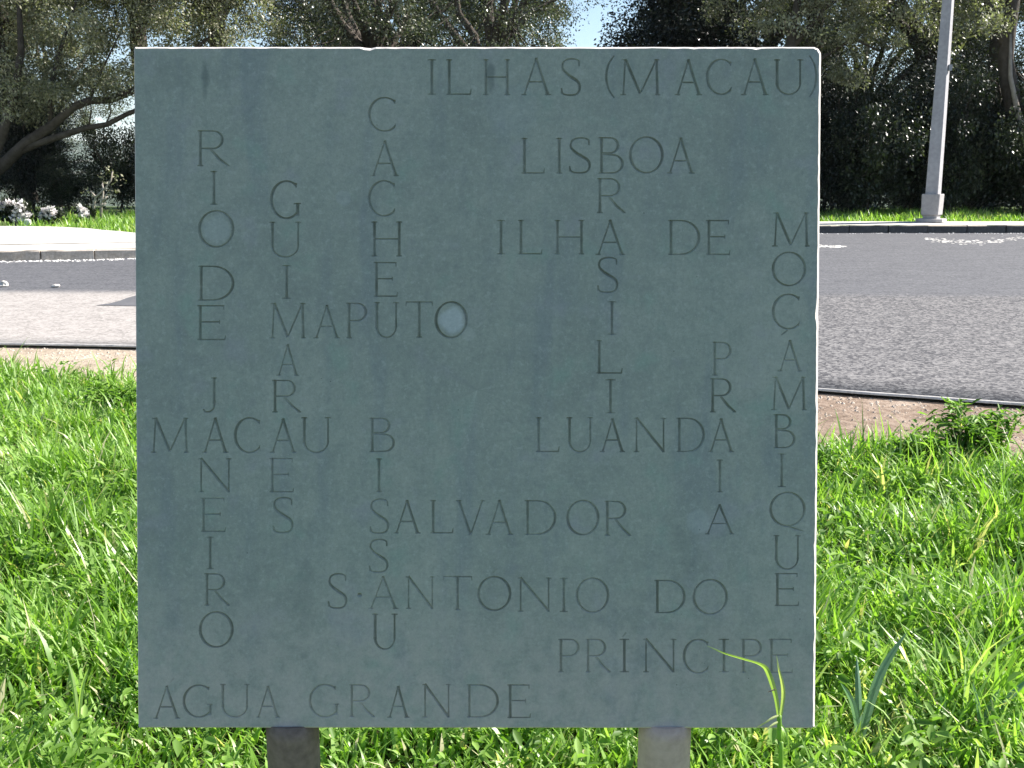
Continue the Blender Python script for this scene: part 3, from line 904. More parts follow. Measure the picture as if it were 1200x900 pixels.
# a few loose stones on the left of the road and in the dirt
M_ROCK = simple_mat('loose_stone', (.40, .37, .33), (.66, .62, .57), 30, .9, .4, .004)
def rock(name, px, py, dz, s, label, seed):
    r = np.random.default_rng(seed); p = at(px, py, dz)
    V = []; F = []; nu, nv = 9, 5
    for j in range(nv+1):
        ph = math.pi*j/nv
        for i in range(nu):
            th = 2*math.pi*i/nu; q = 1+r.normal(0, .12)
            V.append((s[0]*q*math.sin(ph)*math.cos(th), s[1]*q*math.sin(ph)*math.sin(th), s[2]*(q*math.cos(ph)*.9+.55)))
    for j in range(nv):
        for i in range(nu):
            F.append((j*nu+i, (j+1)*nu+i, (j+1)*nu+(i+1) % nu, j*nu+(i+1) % nu))
    o = mesh_np(name, V, F, M_ROCK); o.location = (p.x, p.y, SLOPE*p.y+dz)
    return tag(o, label, 'stone')
rock('stone', 5, 336, LIP, (.05, .04, .045), 'small pale stone on the dark tarmac at the far left', 1)
rock('stone', 66, 336.5, LIP, (.05, .04, .022), 'small flat stone on the tarmac near the edge of the pale band', 2)
rock('stone', 55, 440, .01, (.035, .03, .03), 'light stone at the lawn edge on the sandy strip, left', 3)

# ------------------------------------------------------------------ lamp post
def build_lamp():
    p = at(1091, 259.8, LIP+KH)
    y = p.y; base = Vector((p.x, y, float(gh(p.x, y))+LIP+KH-.004))
    root = empty('lamp_post', base, 'tall tapering square lamp post with a boxy foot standing on the kerb at the right', 'lamp post')
    Mc = simple_mat('lamp_concrete', (.30, .29, .30), (.44, .425, .43), 18, .85, .35, .004)
    Md = simple_mat('lamp_foot', (.28, .265, .265), (.41, .39, .38), 20, .9, .4, .004)
    Mr = simple_mat('painted_metal', (.25, .26, .27), (.33, .34, .35), 30, .5, .1, .001)
    pxm = base.y/FPX/math.cos(R(0))           # metres per pixel here
    rot = R(-45)+R(7)
    def sq(half, z, ch=.12, cx=0, cy=0):
        o = []
        for k in range(4):
            for s_ in (-1, 1):
                a = rot+k*math.pi/2
                ex, ey = math.cos(a), math.sin(a); fx, fy = -ey, ex
                h = half; t = half*(1-ch)*s_
                o.append(Vector((cx+ex*h+fx*t, cy+ey*h+fy*t, z)))
        return o
    def loft(name, rings, mat):
        mb = MB()
        V = []; F = []; n = 8
        for r_ in rings: V += r_
        for i in range(len(rings)-1):
            for k in range(n): F.append((i*n+k, i*n+(k+1) % n, (i+1)*n+(k+1) % n, (i+1)*n+k))
        F.append(tuple(range(n))[::-1]); F.append(tuple(range((len(rings)-1)*n, len(rings)*n)))
        return mesh_np(name, V, F, mat, root)
    k = pxm/1.31                                # square seen at 45 + 22 degrees
    # base plate, neck, boxy foot, shaft
    loft('base_plate', [sq(19.5*k, 0, .35), sq(19.5*k, .052, .35), sq(18.5*k, .06, .35)], Md)
    loft('neck', [sq(10.5*k, .06), sq(10.5*k, .115)], Md)
    loft('foot_box', [sq(11.6*k, .115), sq(12.6*k, .13), sq(13.2*k, .47), sq(12.8*k, .485)], Md)
    H = 9.0
    sh = loft('shaft', [sq(9.1*k, .485, .1), sq(8.6*k, 1.6, .1), sq(6.4*k, 4.1, .1), sq(4.0*k, H, .1)], Mc)
    # small bolt plate half way and hand box
    mb = MB(); c0 = Vector((0.09, -.07, 2.6)); mb.prism([c0+Vector(q) for q in ((-.03, -.03, -.05), (.03, -.03, -.05), (.03, .03, -.05), (-.03, .03, -.05))],
                                              [c0+Vector(q) for q in ((-.03, -.03, .05), (.03, -.03, .05), (.03, .03, .05), (-.03, .03, .05))])
    mb.build('clamp', Mr, root)
    mb = MB(); mb.tube([(0, 0, H-.1), (0, -.15, H+.45), (0, -.8, H+.75), (0, -1.5, H+.8)], [.045, .04, .035, .03], 10); mb.build('arm', Mr, root)
    mb = MB(); mb.tube([(0, -1.35, H+.80), (0, -1.5, H+.83), (0, -1.85, H+.84), (0, -2.1, H+.80)], [.04, .12, .14, .05], 12)
    hd = mb.build('lamp_head', Mr, root)
    mb = MB(); mb.tube([(0, -1.8, H+.72), (0, -1.8, H+.60)], [.10, .05], 12)
    mg = simple_mat('lamp_glass', (.6, .6, .58), (.7, .7, .68), 10, .15, 0, .001, spec=.5); mb.build('lens', mg, hd)
    return root
build_lamp()

# ------------------------------------------------------------------ vegetation
M_BARK = simple_mat('bark_dark', (.035, .028, .022), (.10, .085, .07), 9, .95, .9, .03)
M_BARKP = simple_mat('bark_pale', (.20, .17, .14), (.38, .34, .29), 12, .9, .6, .01)
OAK = leaf_mat('oak_leaf', [(.15, (.028, .036, .018)), (.55, (.085, .095, .055)), (.88, (.24, .25, .18))], .22, .38, .6, clump=.3)
OLIVE = leaf_mat('olive_leaf', [(.12, (.055, .060, .036)), (.5, (.195, .19, .12)), (.85, (.43, .42, .30))], .28, .42, .45, clump=.3)
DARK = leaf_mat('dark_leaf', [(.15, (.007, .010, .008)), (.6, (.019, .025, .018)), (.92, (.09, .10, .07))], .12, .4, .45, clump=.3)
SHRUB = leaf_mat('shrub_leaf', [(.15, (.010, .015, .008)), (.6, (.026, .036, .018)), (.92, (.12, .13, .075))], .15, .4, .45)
PETAL = leaf_mat('petal', [(.1, (.78, .72, .71)), (.8, (.90, .88, .87))], .4, .6, .2, (1, 1, 1))

def leaves_np(C, nper, rad, L, Wd, r, flat=.8, droop=0.0, cup=False):
    """C (k,3) cluster centres -> leaf quads"""
    k = len(C); n = k*nper
    rr = np.repeat(rad if np.ndim(rad) else np.full(k, rad), nper)
    d = r.normal(0, 1, (n, 3)); d /= np.linalg.norm(d, axis=1)[:, None]
    q = r.uniform(0, 1, n)**.45
    P = np.repeat(C, nper, 0)+d*(rr*q)[:, None]*np.array([1, 1, flat])
    a = d*.6+r.normal(0, .8, (n, 3)); a[:, 2] -= droop; a /= np.linalg.norm(a, axis=1)[:, None]
    b = np.cross(a, r.normal(0, 1, (n, 3))+np.array([0, 0, 1.2])); b /= (np.linalg.norm(b, axis=1)[:, None]+1e-9)
    s = r.uniform(.6, 1.35, n)[:, None]
    L_ = L*s; W_ = Wd*s
    V = np.stack([P, P+a*L_*.45+b*W_*.5, P+a*L_, P+a*L_*.45-b*W_*.5], 1).reshape(-1, 3)
    F = np.arange(n*4).reshape(-1, 4)
    # clump tone + leaf tone
    tone = np.repeat(r.uniform(0, 1, k), nper)*.45+r.uniform(0, 1, n)*.55
    return V, F, tone

def crown_clusters(r, ctr, rad, n, hollow=.35, lump=5):
    """cluster centres in lumpy ellipsoid"""
    lum = r.normal(0, 1, (lump, 3)); lum /= np.linalg.norm(lum, axis=1)[:, None]
    out_ = []
    while len(out_) < n:
        d = r.normal(0, 1, 3); d /= np.linalg.norm(d)
        q = r.uniform(hollow, 1)**.6
        amp = .72+.38*max(0, float(np.max(lum@d)))**3+r.normal(0, .05)
        out_.append(np.array(ctr)+d*q*amp*np.array(rad))
    return np.array(out_)

def make_tree(name, seed, H, ctr, rad, ncl, nper, leafmat, leafsize, clr, trunk_r, limbs=6, barkm=None, label=None, cat='tree', group=None, trunk_top=None, extra=None, hollow=.35, base_lean=(0, 0)):
    r = np.random.default_rng(seed)
    root = empty(name, (0, 0, 0), label, cat, group)
    mb = MB()
    tt = trunk_top or (ctr[2]-rad[2]*.35)
    top = Vector((base_lean[0], base_lean[1], tt))
    mb.tube([(0, 0, -.3), (0, 0, .1), (top.x*.35+.04, top.y*.3, tt*.35), (top.x*.7-.03, top.y*.7, tt*.7), top], [trunk_r*1.5, trunk_r*1.2, trunk_r, trunk_r*.9, trunk_r*.8], 10)
    C = crown_clusters(r, ctr, rad, ncl, hollow)
    if extra is not None: C = np.concatenate([C, extra])
    # limbs reach into the crown; twigs join each clump to the nearest limb point
    nodes = [top]
    for k in range(limbs):
        a = 2*math.pi*(k+r.uniform(-.3, .3))/limbs
        el = r.uniform(.1, .8)
        end = Vector(ctr)+Vector((math.cos(a)*rad[0]*.72*math.cos(el), math.sin(a)*rad[1]*.72*math.cos(el), rad[2]*.75*math.sin(el)))
        st = top+Vector((0, 0, -tt*.25*r.uniform(0, 1)))
        pts = []
        for t in np.linspace(0, 1, 7):
            p = st.lerp(end, t)+Vector((0, 0, .35*math.sin(t*3.0)*(rad[2]*.25)))+Vector(r.normal(0, .09, 3))*(t*(1.2-t))*2
            pts.append(p)
        mb.tube(pts, [trunk_r*.55*(1-t)**.8+.022 for t in np.linspace(0, 1, 7)], 7, False)
        nodes += pts[2:]
    N = np.array([tuple(p) for p in nodes])
    for c_ in C[::2]:
        d = np.linalg.norm(N-c_, axis=1); i = int(np.argmin(d))
        if d[i] > 3.5: continue
        a = Vector(N[i]); b = Vector(c_); mid = a.lerp(b, .5)+Vector(r.normal(0, .12, 3))
        mb.tube([a, mid, b], [.022, .014, .006], 4, False)
    mb.build('trunk', barkm or M_BARK, root, True)
    V, F, tone = leaves_np(C, nper, r.uniform(.6, 1.3, len(C))*clr, leafsize[0], leafsize[1], r)
    mesh_np('crown', V, F, leafmat, root, False, [('rnd', 'FACE', tone)])
    return root

def place(o, px, depth, rz=0, s=1.0, sz=None, dz=0):
    x = (px-600)/FPX*depth; y = depth
    o.location = (x, y, float(gh(x, y))-.03+dz)
    o.rotation_euler = (0, 0, rz); o.scale = (s, s, sz or s)
    return o

# --- tree kinds
oliveA = make_tree('olive_oak', 11, 8, (0, 0, 5.6), (3.3, 3.0, 2.9), 165, 330, OLIVE, (.072, .036), .43, .24, 7)
oakA = make_tree('holm_oak', 12, 8, (0, 0, 5.2), (3.2, 3.0, 3.2), 190, 300, OAK, (.072, .037), .48, .22, 8)
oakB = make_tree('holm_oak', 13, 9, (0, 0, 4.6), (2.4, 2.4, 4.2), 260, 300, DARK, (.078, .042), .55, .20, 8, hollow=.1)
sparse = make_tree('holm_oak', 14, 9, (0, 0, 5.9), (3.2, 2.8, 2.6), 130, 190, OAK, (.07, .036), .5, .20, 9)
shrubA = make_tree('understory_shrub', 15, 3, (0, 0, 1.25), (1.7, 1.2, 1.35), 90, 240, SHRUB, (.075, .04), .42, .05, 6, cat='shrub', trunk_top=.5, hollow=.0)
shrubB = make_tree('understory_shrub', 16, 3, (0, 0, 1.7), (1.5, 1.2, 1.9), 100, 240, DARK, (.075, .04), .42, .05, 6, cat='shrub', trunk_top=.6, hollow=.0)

G_T = 'trees behind the road'
G_S = 'shrubs under the trees'
used = set()
def put(proto, px, depth, label, rz=0, s=1.0, sz=None, group=G_T, cat='tree', dz=0):
    o = proto if proto.name not in used else copy_tree(proto)
    used.add(proto.name)
    place(o, px, depth, rz, s, sz, dz); tag(o, label, cat, group)
    return o
# left side
put(oliveA, 20, 24.5, 'grey-green tree with broad sunlit crown filling the top left corner', .4, 1.0, dz=1.1)
put(oliveA, 270, 24.3, 'pale grey-green tree whose rounded crown ends above the left part of the slab', 2.0, .86, dz=1.1)
put(oliveA, 182, 26.5, 'grey-green tree between the top left corner tree and the rounded crown', 1.2, .95, dz=1.0)
put(oliveA, 40, 29, 'grey-green tree further back filling the top left between the nearer crowns', 3.3, .95, dz=.5)
put(oakA, -130, 27, 'dark tree at the far left edge with trunk out of frame', 1.0, 1.0)
# middle
put(sparse, 440, 25, 'thin-crowned dark tree showing sky between branches above the slab, left of centre', .3, .95, dz=-.9)
put(oakA, 480, 29, 'darker tree behind the two thin-crowned trees above the slab', 1.7, .95, dz=.3)
put(sparse, 575, 23.5, 'thin-crowned tree with bare twigs against the sky above the slab centre', 2.4, .85, dz=-.6)
put(oliveA, 590, 28, 'pale-leaved tree further back left of the sky gap', 1.4, .72, dz=1.6)
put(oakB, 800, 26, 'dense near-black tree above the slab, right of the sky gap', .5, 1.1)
put(oakB, 395, 32, 'dark tree further back between the pale crown and the thin trees', 2.5, .9)
# right side
put(oakA, 1000, 30, 'dark tree deep behind between slab and lamp post', 2.6, .78)
put(oakA, 75, 34, 'distant dark tree seen under the arching limb', 2.9, .8)
put(oliveA, 938, 21.8, 'pale grey-green tree with hanging sunlit foliage just right of the slab top', 3.5, .78, dz=1.2)
put(oakA, 880, 28, 'dark tree deep behind the right part of the slab', .2, 1.0)
put(sparse, 1065, 27, 'thin dark tree left of the lamp post with sky glints low in the crown', 4.0, 1.0, dz=-.6)
put(oliveA, 1145, 25.5, 'pale grey-green tree right behind the top of the lamp post', 5.1, .8, dz=1.6)
put(oakA, 1330, 26, 'dark tree at the far right edge', 2.0, 1.0)
put(oakB, 1105, 33, 'dark narrow tree deep behind the lamp post', 1.1, .85)
put(oakB, 40, 26, 'dense dark evergreen with low foliage standing at the left beneath the arching limb', 2.2, .62, .42)

# leaning trunk with forked pale-barked stems at the right edge
def trunk_tree():
    D = 21.5
    root = empty('leaning_tree', (0, 0, 0), 'leaning dark trunk with pale streaked bark forking upward at the right edge', 'tree', G_T)
    b = Vector((cam_pt(1212, 245, 1).x, 0, 0))
    base = Vector(((1215-600)/FPX*D, D, float(gh(14, D))-.1)); root.location = base
    def q(px, py, d=D): return cam_pt(px, py, d/ray(px, py).y) - base
    mb = MB()
    mb.tube([q(1216, 262), q(1208, 215), q(1200, 165), q(1186, 120), q(1178, 70), q(1184, 20), q(1196, -60), q(1206, -160)], [.26, .22, .20, .17, .15, .14, .12, .06], 12)
    mb.tube([q(1200, 165), q(1215, 110), q(1235, 40), q(1250, -60)], [.16, .13, .1, .05], 10)
    mb.tube([q(1180, 60), q(1165, 20), q(1140, -30), q(1100, -80)], [.10, .08, .06, .03], 8)
    tr = mb.build('trunk', M_BARK, root, True)
    mb = MB(); mb.tube([q(1213, 225, D-.2), q(1204, 165, D-.22), q(1192, 128, D-.22), q(1184, 90, D-.2), q(1184, 40, D-.17)], [.06, .065, .06, .045, .02], 8)
    mb.build('pale_bark', M_BARKP, tr, True)
    r = np.random.default_rng(5)
    C = np.array([tuple(q(px, py, D+dd)) for px, py, dd in zip(r.uniform(1075, 1180, 60), r.uniform(-200, 40, 60), r.normal(0, .6, 60))])
    V, F, tone = leaves_np(C, 260, r.uniform(.3, .6, len(C)), .072, .036, r)
    mesh_np('crown', V, F, OLIVE, root, False, [('rnd', 'FACE', tone)])
trunk_tree()

def bough_tree():
    D = 20.9
    base = Vector(((925-600)/FPX*D, D, float(gh(5.6, D))-.1))
    root = empty('olive_tree', base, 'sunlit grey-green tree drooping beside the top right corner of the slab', 'tree', G_T)
    def q(px, py, d=D): return cam_pt(px, py, d/ray(px, py).y) - base
    mb = MB()
    mb.tube([q(925, 262), q(922, 200), q(930, 130), q(925, 60), q(935, 0), q(950, -80)], [.17, .14, .12, .10, .07, .03], 9)
    mb.tube([q(930, 130), q(960, 70), q(1000, 45), q(1030, 60)], [.07, .05, .035, .015], 7)
    mb.tube([q(925, 60), q(965, 10), q(1010, -20), q(1050, -15)], [.06, .045, .03, .012], 7)
    mb.build('trunk', M_BARK, root, True)
    r = np.random.default_rng(18); pts = []
    while len(pts) < 70:
        px = r.uniform(895, 1060); py = r.uniform(-120, 112)
        if py > 112-abs(px-985)*.9 or abs(px-1022) < 14 and abs(py-68) < 14: continue
        pts.append((px, py, r.normal(0, .35)))
    C = np.array([tuple(q(px, py, D+dd)) for px, py, dd in pts])
    V, F, tone = leaves_np(C, 190, r.uniform(.14, .36, len(C)), .068, .034, r, droop=.5)
    mesh_np('crown', V, F, OLIVE, root, False, [('rnd', 'FACE', tone)])
bough_tree()

# arching limb tree at the left
def limb_tree():
    D = 22.3
    base = Vector(((-70-600)/FPX*D, D, float(gh(-11, D))-.1))
    root = empty('arching_tree', base, 'tree with a dark arching limb sweeping right across the sky, left of the slab', 'tree', G_T)
    def q(px, py, d=D): return cam_pt(px, py, d/ray(px, py).y) - base
    mb = MB()
    mb.tube([q(-70, 275), q(-50, 240), q(-20, 212), q(5, 192), q(30, 168), q(60, 148), q(85, 126), q(105, 118), q(130, 117), q(160, 105), q(200, 80), q(250, 40)],
            [.22, .18, .15, .13, .115, .10, .085, .08, .075, .065, .05, .025], 10)
    mb.tube([q(20, 178), q(45, 168), q(75, 158), q(100, 150), q(125, 146), q(150, 133), q(190, 118), q(240, 112)], [.09, .075, .07, .06, .055, .05, .04, .02], 9)
    mb.tube([q(-20, 212), q(0, 165), q(15, 120), q(25, 60), q(20, -40)], [.13, .11, .09, .07, .03], 9)
    mb.tube([q(60, 148), q(58, 110), q(70, 60), q(90, 0)], [.06, .05, .04, .02], 7)
    mb.tube([q(10, 135), q(-10, 100), q(-40, 60)], [.06, .05, .03], 7)
    mb.tube([q(105, 118), q(118, 85), q(140, 40)], [.035, .025, .012], 6)
    mb.tube([q(104, 148), q(107, 132), q(106, 118)], [.02, .015, .012], 5)
    mb.tube([q(124, 146), q(130, 132), q(128, 118)], [.02, .015, .012], 5)
    mb.build('trunk', M_BARK, root, True)
    r = np.random.default_rng(8)
    pts = []
    for k in range(430):
        px = r.uniform(-160, 330); py = r.uniform(-220, 108-20*(px > 100))
        pts.append((px, py, r.normal(0, .8)))
    for k in range(40):      # twigs and leaves round the limbs
        pts.append((r.uniform(20, 170), r.uniform(78, 112), r.normal(0, .5)))
    for k in range(26):      # tufts hanging below the limb line
        pts.append((r.uniform(-60, 75), r.uniform(95, 135), r.normal(0, .5)))
    C = np.array([tuple(q(px, py, D+.3+dd)) for px, py, dd in pts])
    V, F, tone = leaves_np(C, 210, r.uniform(.22, .5, len(C)), .068, .032, r, droop=.4)
    mesh_np('crown', V, F, OLIVE, root, False, [('rnd', 'FACE', tone)])
limb_tree()

# shrubs along the far verge
xs_px = [(968, 22), (1010, 21.6), (1062, 22.4), (1105, 21.8), (1150, 22.2), (1195, 21.7), (1245, 22)]
lab_r = ['dark shrub just right of the slab edge', 'dark shrub between slab and lamp post', 'dark shrub directly left of the lamp post foot', 'dark shrub directly right of the lamp post foot',
         'dark shrub in front of the leaning trunk', 'dark shrub at the base of the leaning trunk', 'dark shrub at the right edge of the picture']
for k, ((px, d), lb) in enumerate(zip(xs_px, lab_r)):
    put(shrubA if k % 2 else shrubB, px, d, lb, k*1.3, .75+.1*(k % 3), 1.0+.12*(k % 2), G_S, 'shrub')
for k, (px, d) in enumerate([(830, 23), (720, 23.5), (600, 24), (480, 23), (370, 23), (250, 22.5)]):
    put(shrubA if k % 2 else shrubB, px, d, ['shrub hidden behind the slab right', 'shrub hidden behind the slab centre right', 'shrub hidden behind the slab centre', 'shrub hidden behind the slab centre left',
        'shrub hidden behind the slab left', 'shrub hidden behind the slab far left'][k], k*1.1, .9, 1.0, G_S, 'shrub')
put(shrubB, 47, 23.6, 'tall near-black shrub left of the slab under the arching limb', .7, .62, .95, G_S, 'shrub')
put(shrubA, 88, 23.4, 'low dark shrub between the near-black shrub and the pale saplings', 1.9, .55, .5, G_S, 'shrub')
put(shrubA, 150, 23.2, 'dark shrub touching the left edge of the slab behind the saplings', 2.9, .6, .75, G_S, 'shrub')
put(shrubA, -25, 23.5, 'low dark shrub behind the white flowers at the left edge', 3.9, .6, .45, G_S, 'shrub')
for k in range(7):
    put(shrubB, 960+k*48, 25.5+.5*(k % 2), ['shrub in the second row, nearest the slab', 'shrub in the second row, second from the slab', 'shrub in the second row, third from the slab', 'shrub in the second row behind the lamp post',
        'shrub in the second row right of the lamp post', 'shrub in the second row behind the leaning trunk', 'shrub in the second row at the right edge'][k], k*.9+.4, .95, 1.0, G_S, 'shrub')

# saplings with pale bare stems, left of the slab
def sapling(name, paths, label, seed, leafpx):
    D = 20.3
    p0 = paths[0][0]
    base = Vector(((p0[0]-600)/FPX*D, D, float(gh((p0[0]-600)/FPX*D, D))-.05))
    root = empty(name, base, label, 'sapling', 'saplings beside the footway')
    def q(px, py): return cam_pt(px, py, D/ray(px, py).y) - base
    mb = MB()
    for P_ in paths: mb.tube([q(*p) for p in P_], list(np.linspace(.028, .014, len(P_))), 7)
    mb.build('stem', M_BARKP, root, True)
    r = np.random.default_rng(seed)
    C = np.array([tuple(q(a+r.normal(0, 5), b+r.normal(0, 5))) for a, b in leafpx])
    V, F, tone = leaves_np(C, 12, .13, .07, .035, r)
    mesh_np('foliage', V, F, OLIVE, root, False, [('rnd', 'FACE', tone)])
sapling('sapling', [[(109, 262), (110, 240), (112, 231), (122, 222), (130, 212), (132, 200)], [(112, 231), (106, 224)]], 'slender pale sapling bending to the right, left of the slab', 1, [(132, 200), (128, 206), (136, 210), (106, 222)])
sapling('sapling', [[(118, 262), (119, 240), (121, 226), (120, 214)], [(120, 236), (126, 230)], [(119, 242), (124, 238)]], 'straight thin pale sapling standing right beside the bending one', 2, [(120, 212), (126, 228), (124, 218)])

# white-flowering bushes on the left
def flower_bush(px, depth, pts, label, seed):
    base = Vector(((px-600)/FPX*depth, depth, float(gh((px-600)/FPX*depth, depth))-.05))
    root = empty('flowering_bush', base, label, 'flowering bush', 'white flowering bushes by the footway')
    r = np.random.default_rng(seed)
    def q(a, b): return cam_pt(a, b, depth/ray(a, b).y) - base
    mb = MB()
    for a, b, s in pts: mb.tube([(0, 0, 0), q(a, b)*.5+Vector(r.normal(0, .03, 3)), q(a, b)], [.015, .01, .006], 5)
    mb.build('stem', M_BARK, root)
    C = np.array([tuple(q(a+r.normal(0, 3), b+4+r.normal(0, 3))) for a, b, s in pts for _ in range(3)])
    V, F, tone = leaves_np(C, 40, .13, .09, .05, r); mesh_np('foliage', V, F, SHRUB, root, False, [('rnd', 'FACE', tone)])
    C = np.array([tuple(q(a, b)+Vector((0, -.10, 0))) for a, b, s in pts])
    V, F, tone = leaves_np(C, 46, np.array([s for _, _, s in pts])*1.25, .065, .055, r); mesh_np('flowers', V, F, PETAL, root, False, [('rnd', 'FACE', tone)])
flower_bush(20, 19.2, [(4, 240, .06), (8, 241, .05), (20, 238, .07), (27, 241, .07), (22, 249, .06), (20, 256, .06), (30, 256, .05), (14, 238, .04), (27, 246, .05), (35, 252, .04)],
            'bush with large clusters of white flowers at the left edge behind the footway', 1)
flower_bush(60, 19.3, [(56, 247, .045), (62, 246, .045), (60, 255, .05), (53, 253, .03), (65, 251, .035)], 'smaller white flowering bush right of the dark shrub', 2)
flower_bush(100, 19.3, [(101, 247, .04), (103, 251, .045), (99, 254, .04), (97, 243, .03)], 'small sprig of white flowers left of the pale saplings', 3)

# low white marker stone by the footway
def marker():
    D = 18.7; px = 39; x = (px-600)/FPX*D
    mb = MB()
    def ring(h, z): return [(-h, -h*.8, z), (h, -h*.8, z), (h, h*.8, z), (-h, h*.8, z)]
    mb.prism(ring(.05, -.1), ring(.047, .13)); mb.prism(ring(.046, .131), ring(.02, .155))
    o = mb.build('marker_stone', M_GRIT); o.location = (x, D, float(gh(x, D))+.02)
    tag(o, 'little white marker stone at the back of the footway beside the white flowers', 'marker stone')
marker()

# ------------------------------------------------------------------ grass
GRASS = leaf_mat('grass_blade', [(.03, (.07, .135, .024)), (.3, (.15, .29, .042)), (.6, (.265, .45, .085)), (.86, (.46, .61, .24)), (.985, (.68, .62, .40))], .5, .38, .5, (1.05, 1.17, .42), clump=.15)
WEED = leaf_mat('weed_leaf', [(.1, (.08, .16, .03)), (.5, (.17, .30, .05)), (.9, (.30, .46, .11))], .42, .5, .3, (1, 1.2, .5), clump=.2)

def vnoise(x, y, s, seed):
    r = np.random.default_rng(seed); T = r.uniform(0, 1, (64, 64))
    u, v_ = x/s+100, y/s+100
    i, j = np.floor(u).astype(int), np.floor(v_).astype(int); fu, fv = u-i, v_-j
    fu = fu*fu*(3-2*fu); fv = fv*fv*(3-2*fv)
    a = T[i % 64, j % 64]; b = T[(i+1) % 64, j % 64]; c = T[i % 64, (j+1) % 64]; d = T[(i+1) % 64, (j+1) % 64]
    return (a*(1-fu)+b*fu)*(1-fv)+(c*(1-fu)+d*fu)*fv

def blades(name, X, Y, Hh, Wd, r, mat, bend=.6, tone_fn=None, zoff=0.0):
    n = len(X); lv = 4
    az = r.uniform(0, 2*math.pi, n); lean = r.uniform(.05, .5, n); cv = r.uniform(.1, 1.0, n)*bend*1.6
    t = np.linspace(0, 1, lv)[None]
    ang = lean[:, None]+cv[:, None]*t**1.5
    seg = Hh[:, None]/(lv-1)
    dx = np.cumsum(np.concatenate([np.zeros((n, 1)), np.sin(ang[:, 1:])*seg], 1), 1)
    dz = np.cumsum(np.concatenate([np.zeros((n, 1)), np.cos(ang[:, 1:])*seg], 1), 1)
    cx, cy = np.cos(az)[:, None], np.sin(az)[:, None]
    PX = X[:, None]+dx*cx; PY = Y[:, None]+dx*cy; PZ = gh(X, Y)[:, None]+dz+zoff-.01
    tw = r.normal(0, .7, n)[:, None]*t
    wx = -np.sin(az[:, None]+tw); wy = np.cos(az[:, None]+tw)
    wd = Wd[:, None]*np.array([.7, 1.0, .78, .06])[None]/2
    Lf = np.stack([PX-wx*wd, PY-wy*wd, PZ], -1); Rg = np.stack([PX+wx*wd, PY+wy*wd, PZ], -1)
    V = np.stack([Lf, Rg], 2).reshape(n, lv*2, 3)
    base = np.array([[2*k, 2*k+1, 2*k+3, 2*k+2] for k in range(lv-1)])
    F = (np.arange(n)[:, None, None]*(lv*2)+base[None]).reshape(-1, 4)
    tone = np.repeat(tone_fn(n) if tone_fn is not None else r.uniform(0, 1, n), lv-1)
    return V.reshape(-1, 3), F, tone

def lawn_limit(x):
    x = np.asarray(x, float)
    l = ne(x) - .95 - .18*np.sin(x*2.3+1) - .12*np.sin(x*5.1)
    return l - .55*smooth(-.5, 2.0, x) + .35*smooth(3.4, 3.9, x)
r = np.random.default_rng(21)
def sample_lawn(n):
    y = 0.6+(9.0-0.6)*r.uniform(0, 1, n)**.8; x = r.uniform(-1, 1, n)*(y*.53+1.3)
    k = (y < lawn_limit(x)+r.normal(0, .09, n))
    # thin out what lies outside the view
    vis = (np.abs(x) < y*.52+.45) & (y > 1.75)
    k &= (vis | (r.uniform(0, 1, n) < .35)) & (r.uniform(0, 1, n) < np.clip(1.15-.09*y, .3, 1))
    return x[k], y[k]
X, Y = sample_lawn(330000)
cl = vnoise(X, Y, .42, 3)*.65+vnoise(X, Y, .13, 4)*.35
Hh = (.05+.24*cl**1.9)*r.uniform(.6, 1.35, len(X)); Hh += .13*np.exp(-(((X-2.75)/.45)**2+((Y-(lawn_limit(X)-.15))/.35)**2))*r.uniform(.5, 1.2, len(X)); Hh *= np.where(r.uniform(0, 1, len(X)) < .10, 1.6, 1.0)
Wd = r.uniform(.0045, .0155, len(X))
tn = np.clip(vnoise(X, Y, .5, 9)*.35+r.uniform(0, 1, len(X))*.66, 0, .97); tn[r.uniform(0, 1, len(X)) < .055] = 1.15
V1, F1, T1 = blades('grass', X, Y, Hh, Wd, r, GRASS, .75, lambda n: tn)
o = mesh_np('grass', V1, F1, GRASS, None, False, [('rnd', 'FACE', T1)])
tag(o, 'lush bright green uncut grass in front of the road', 'grass', kind='stuff')

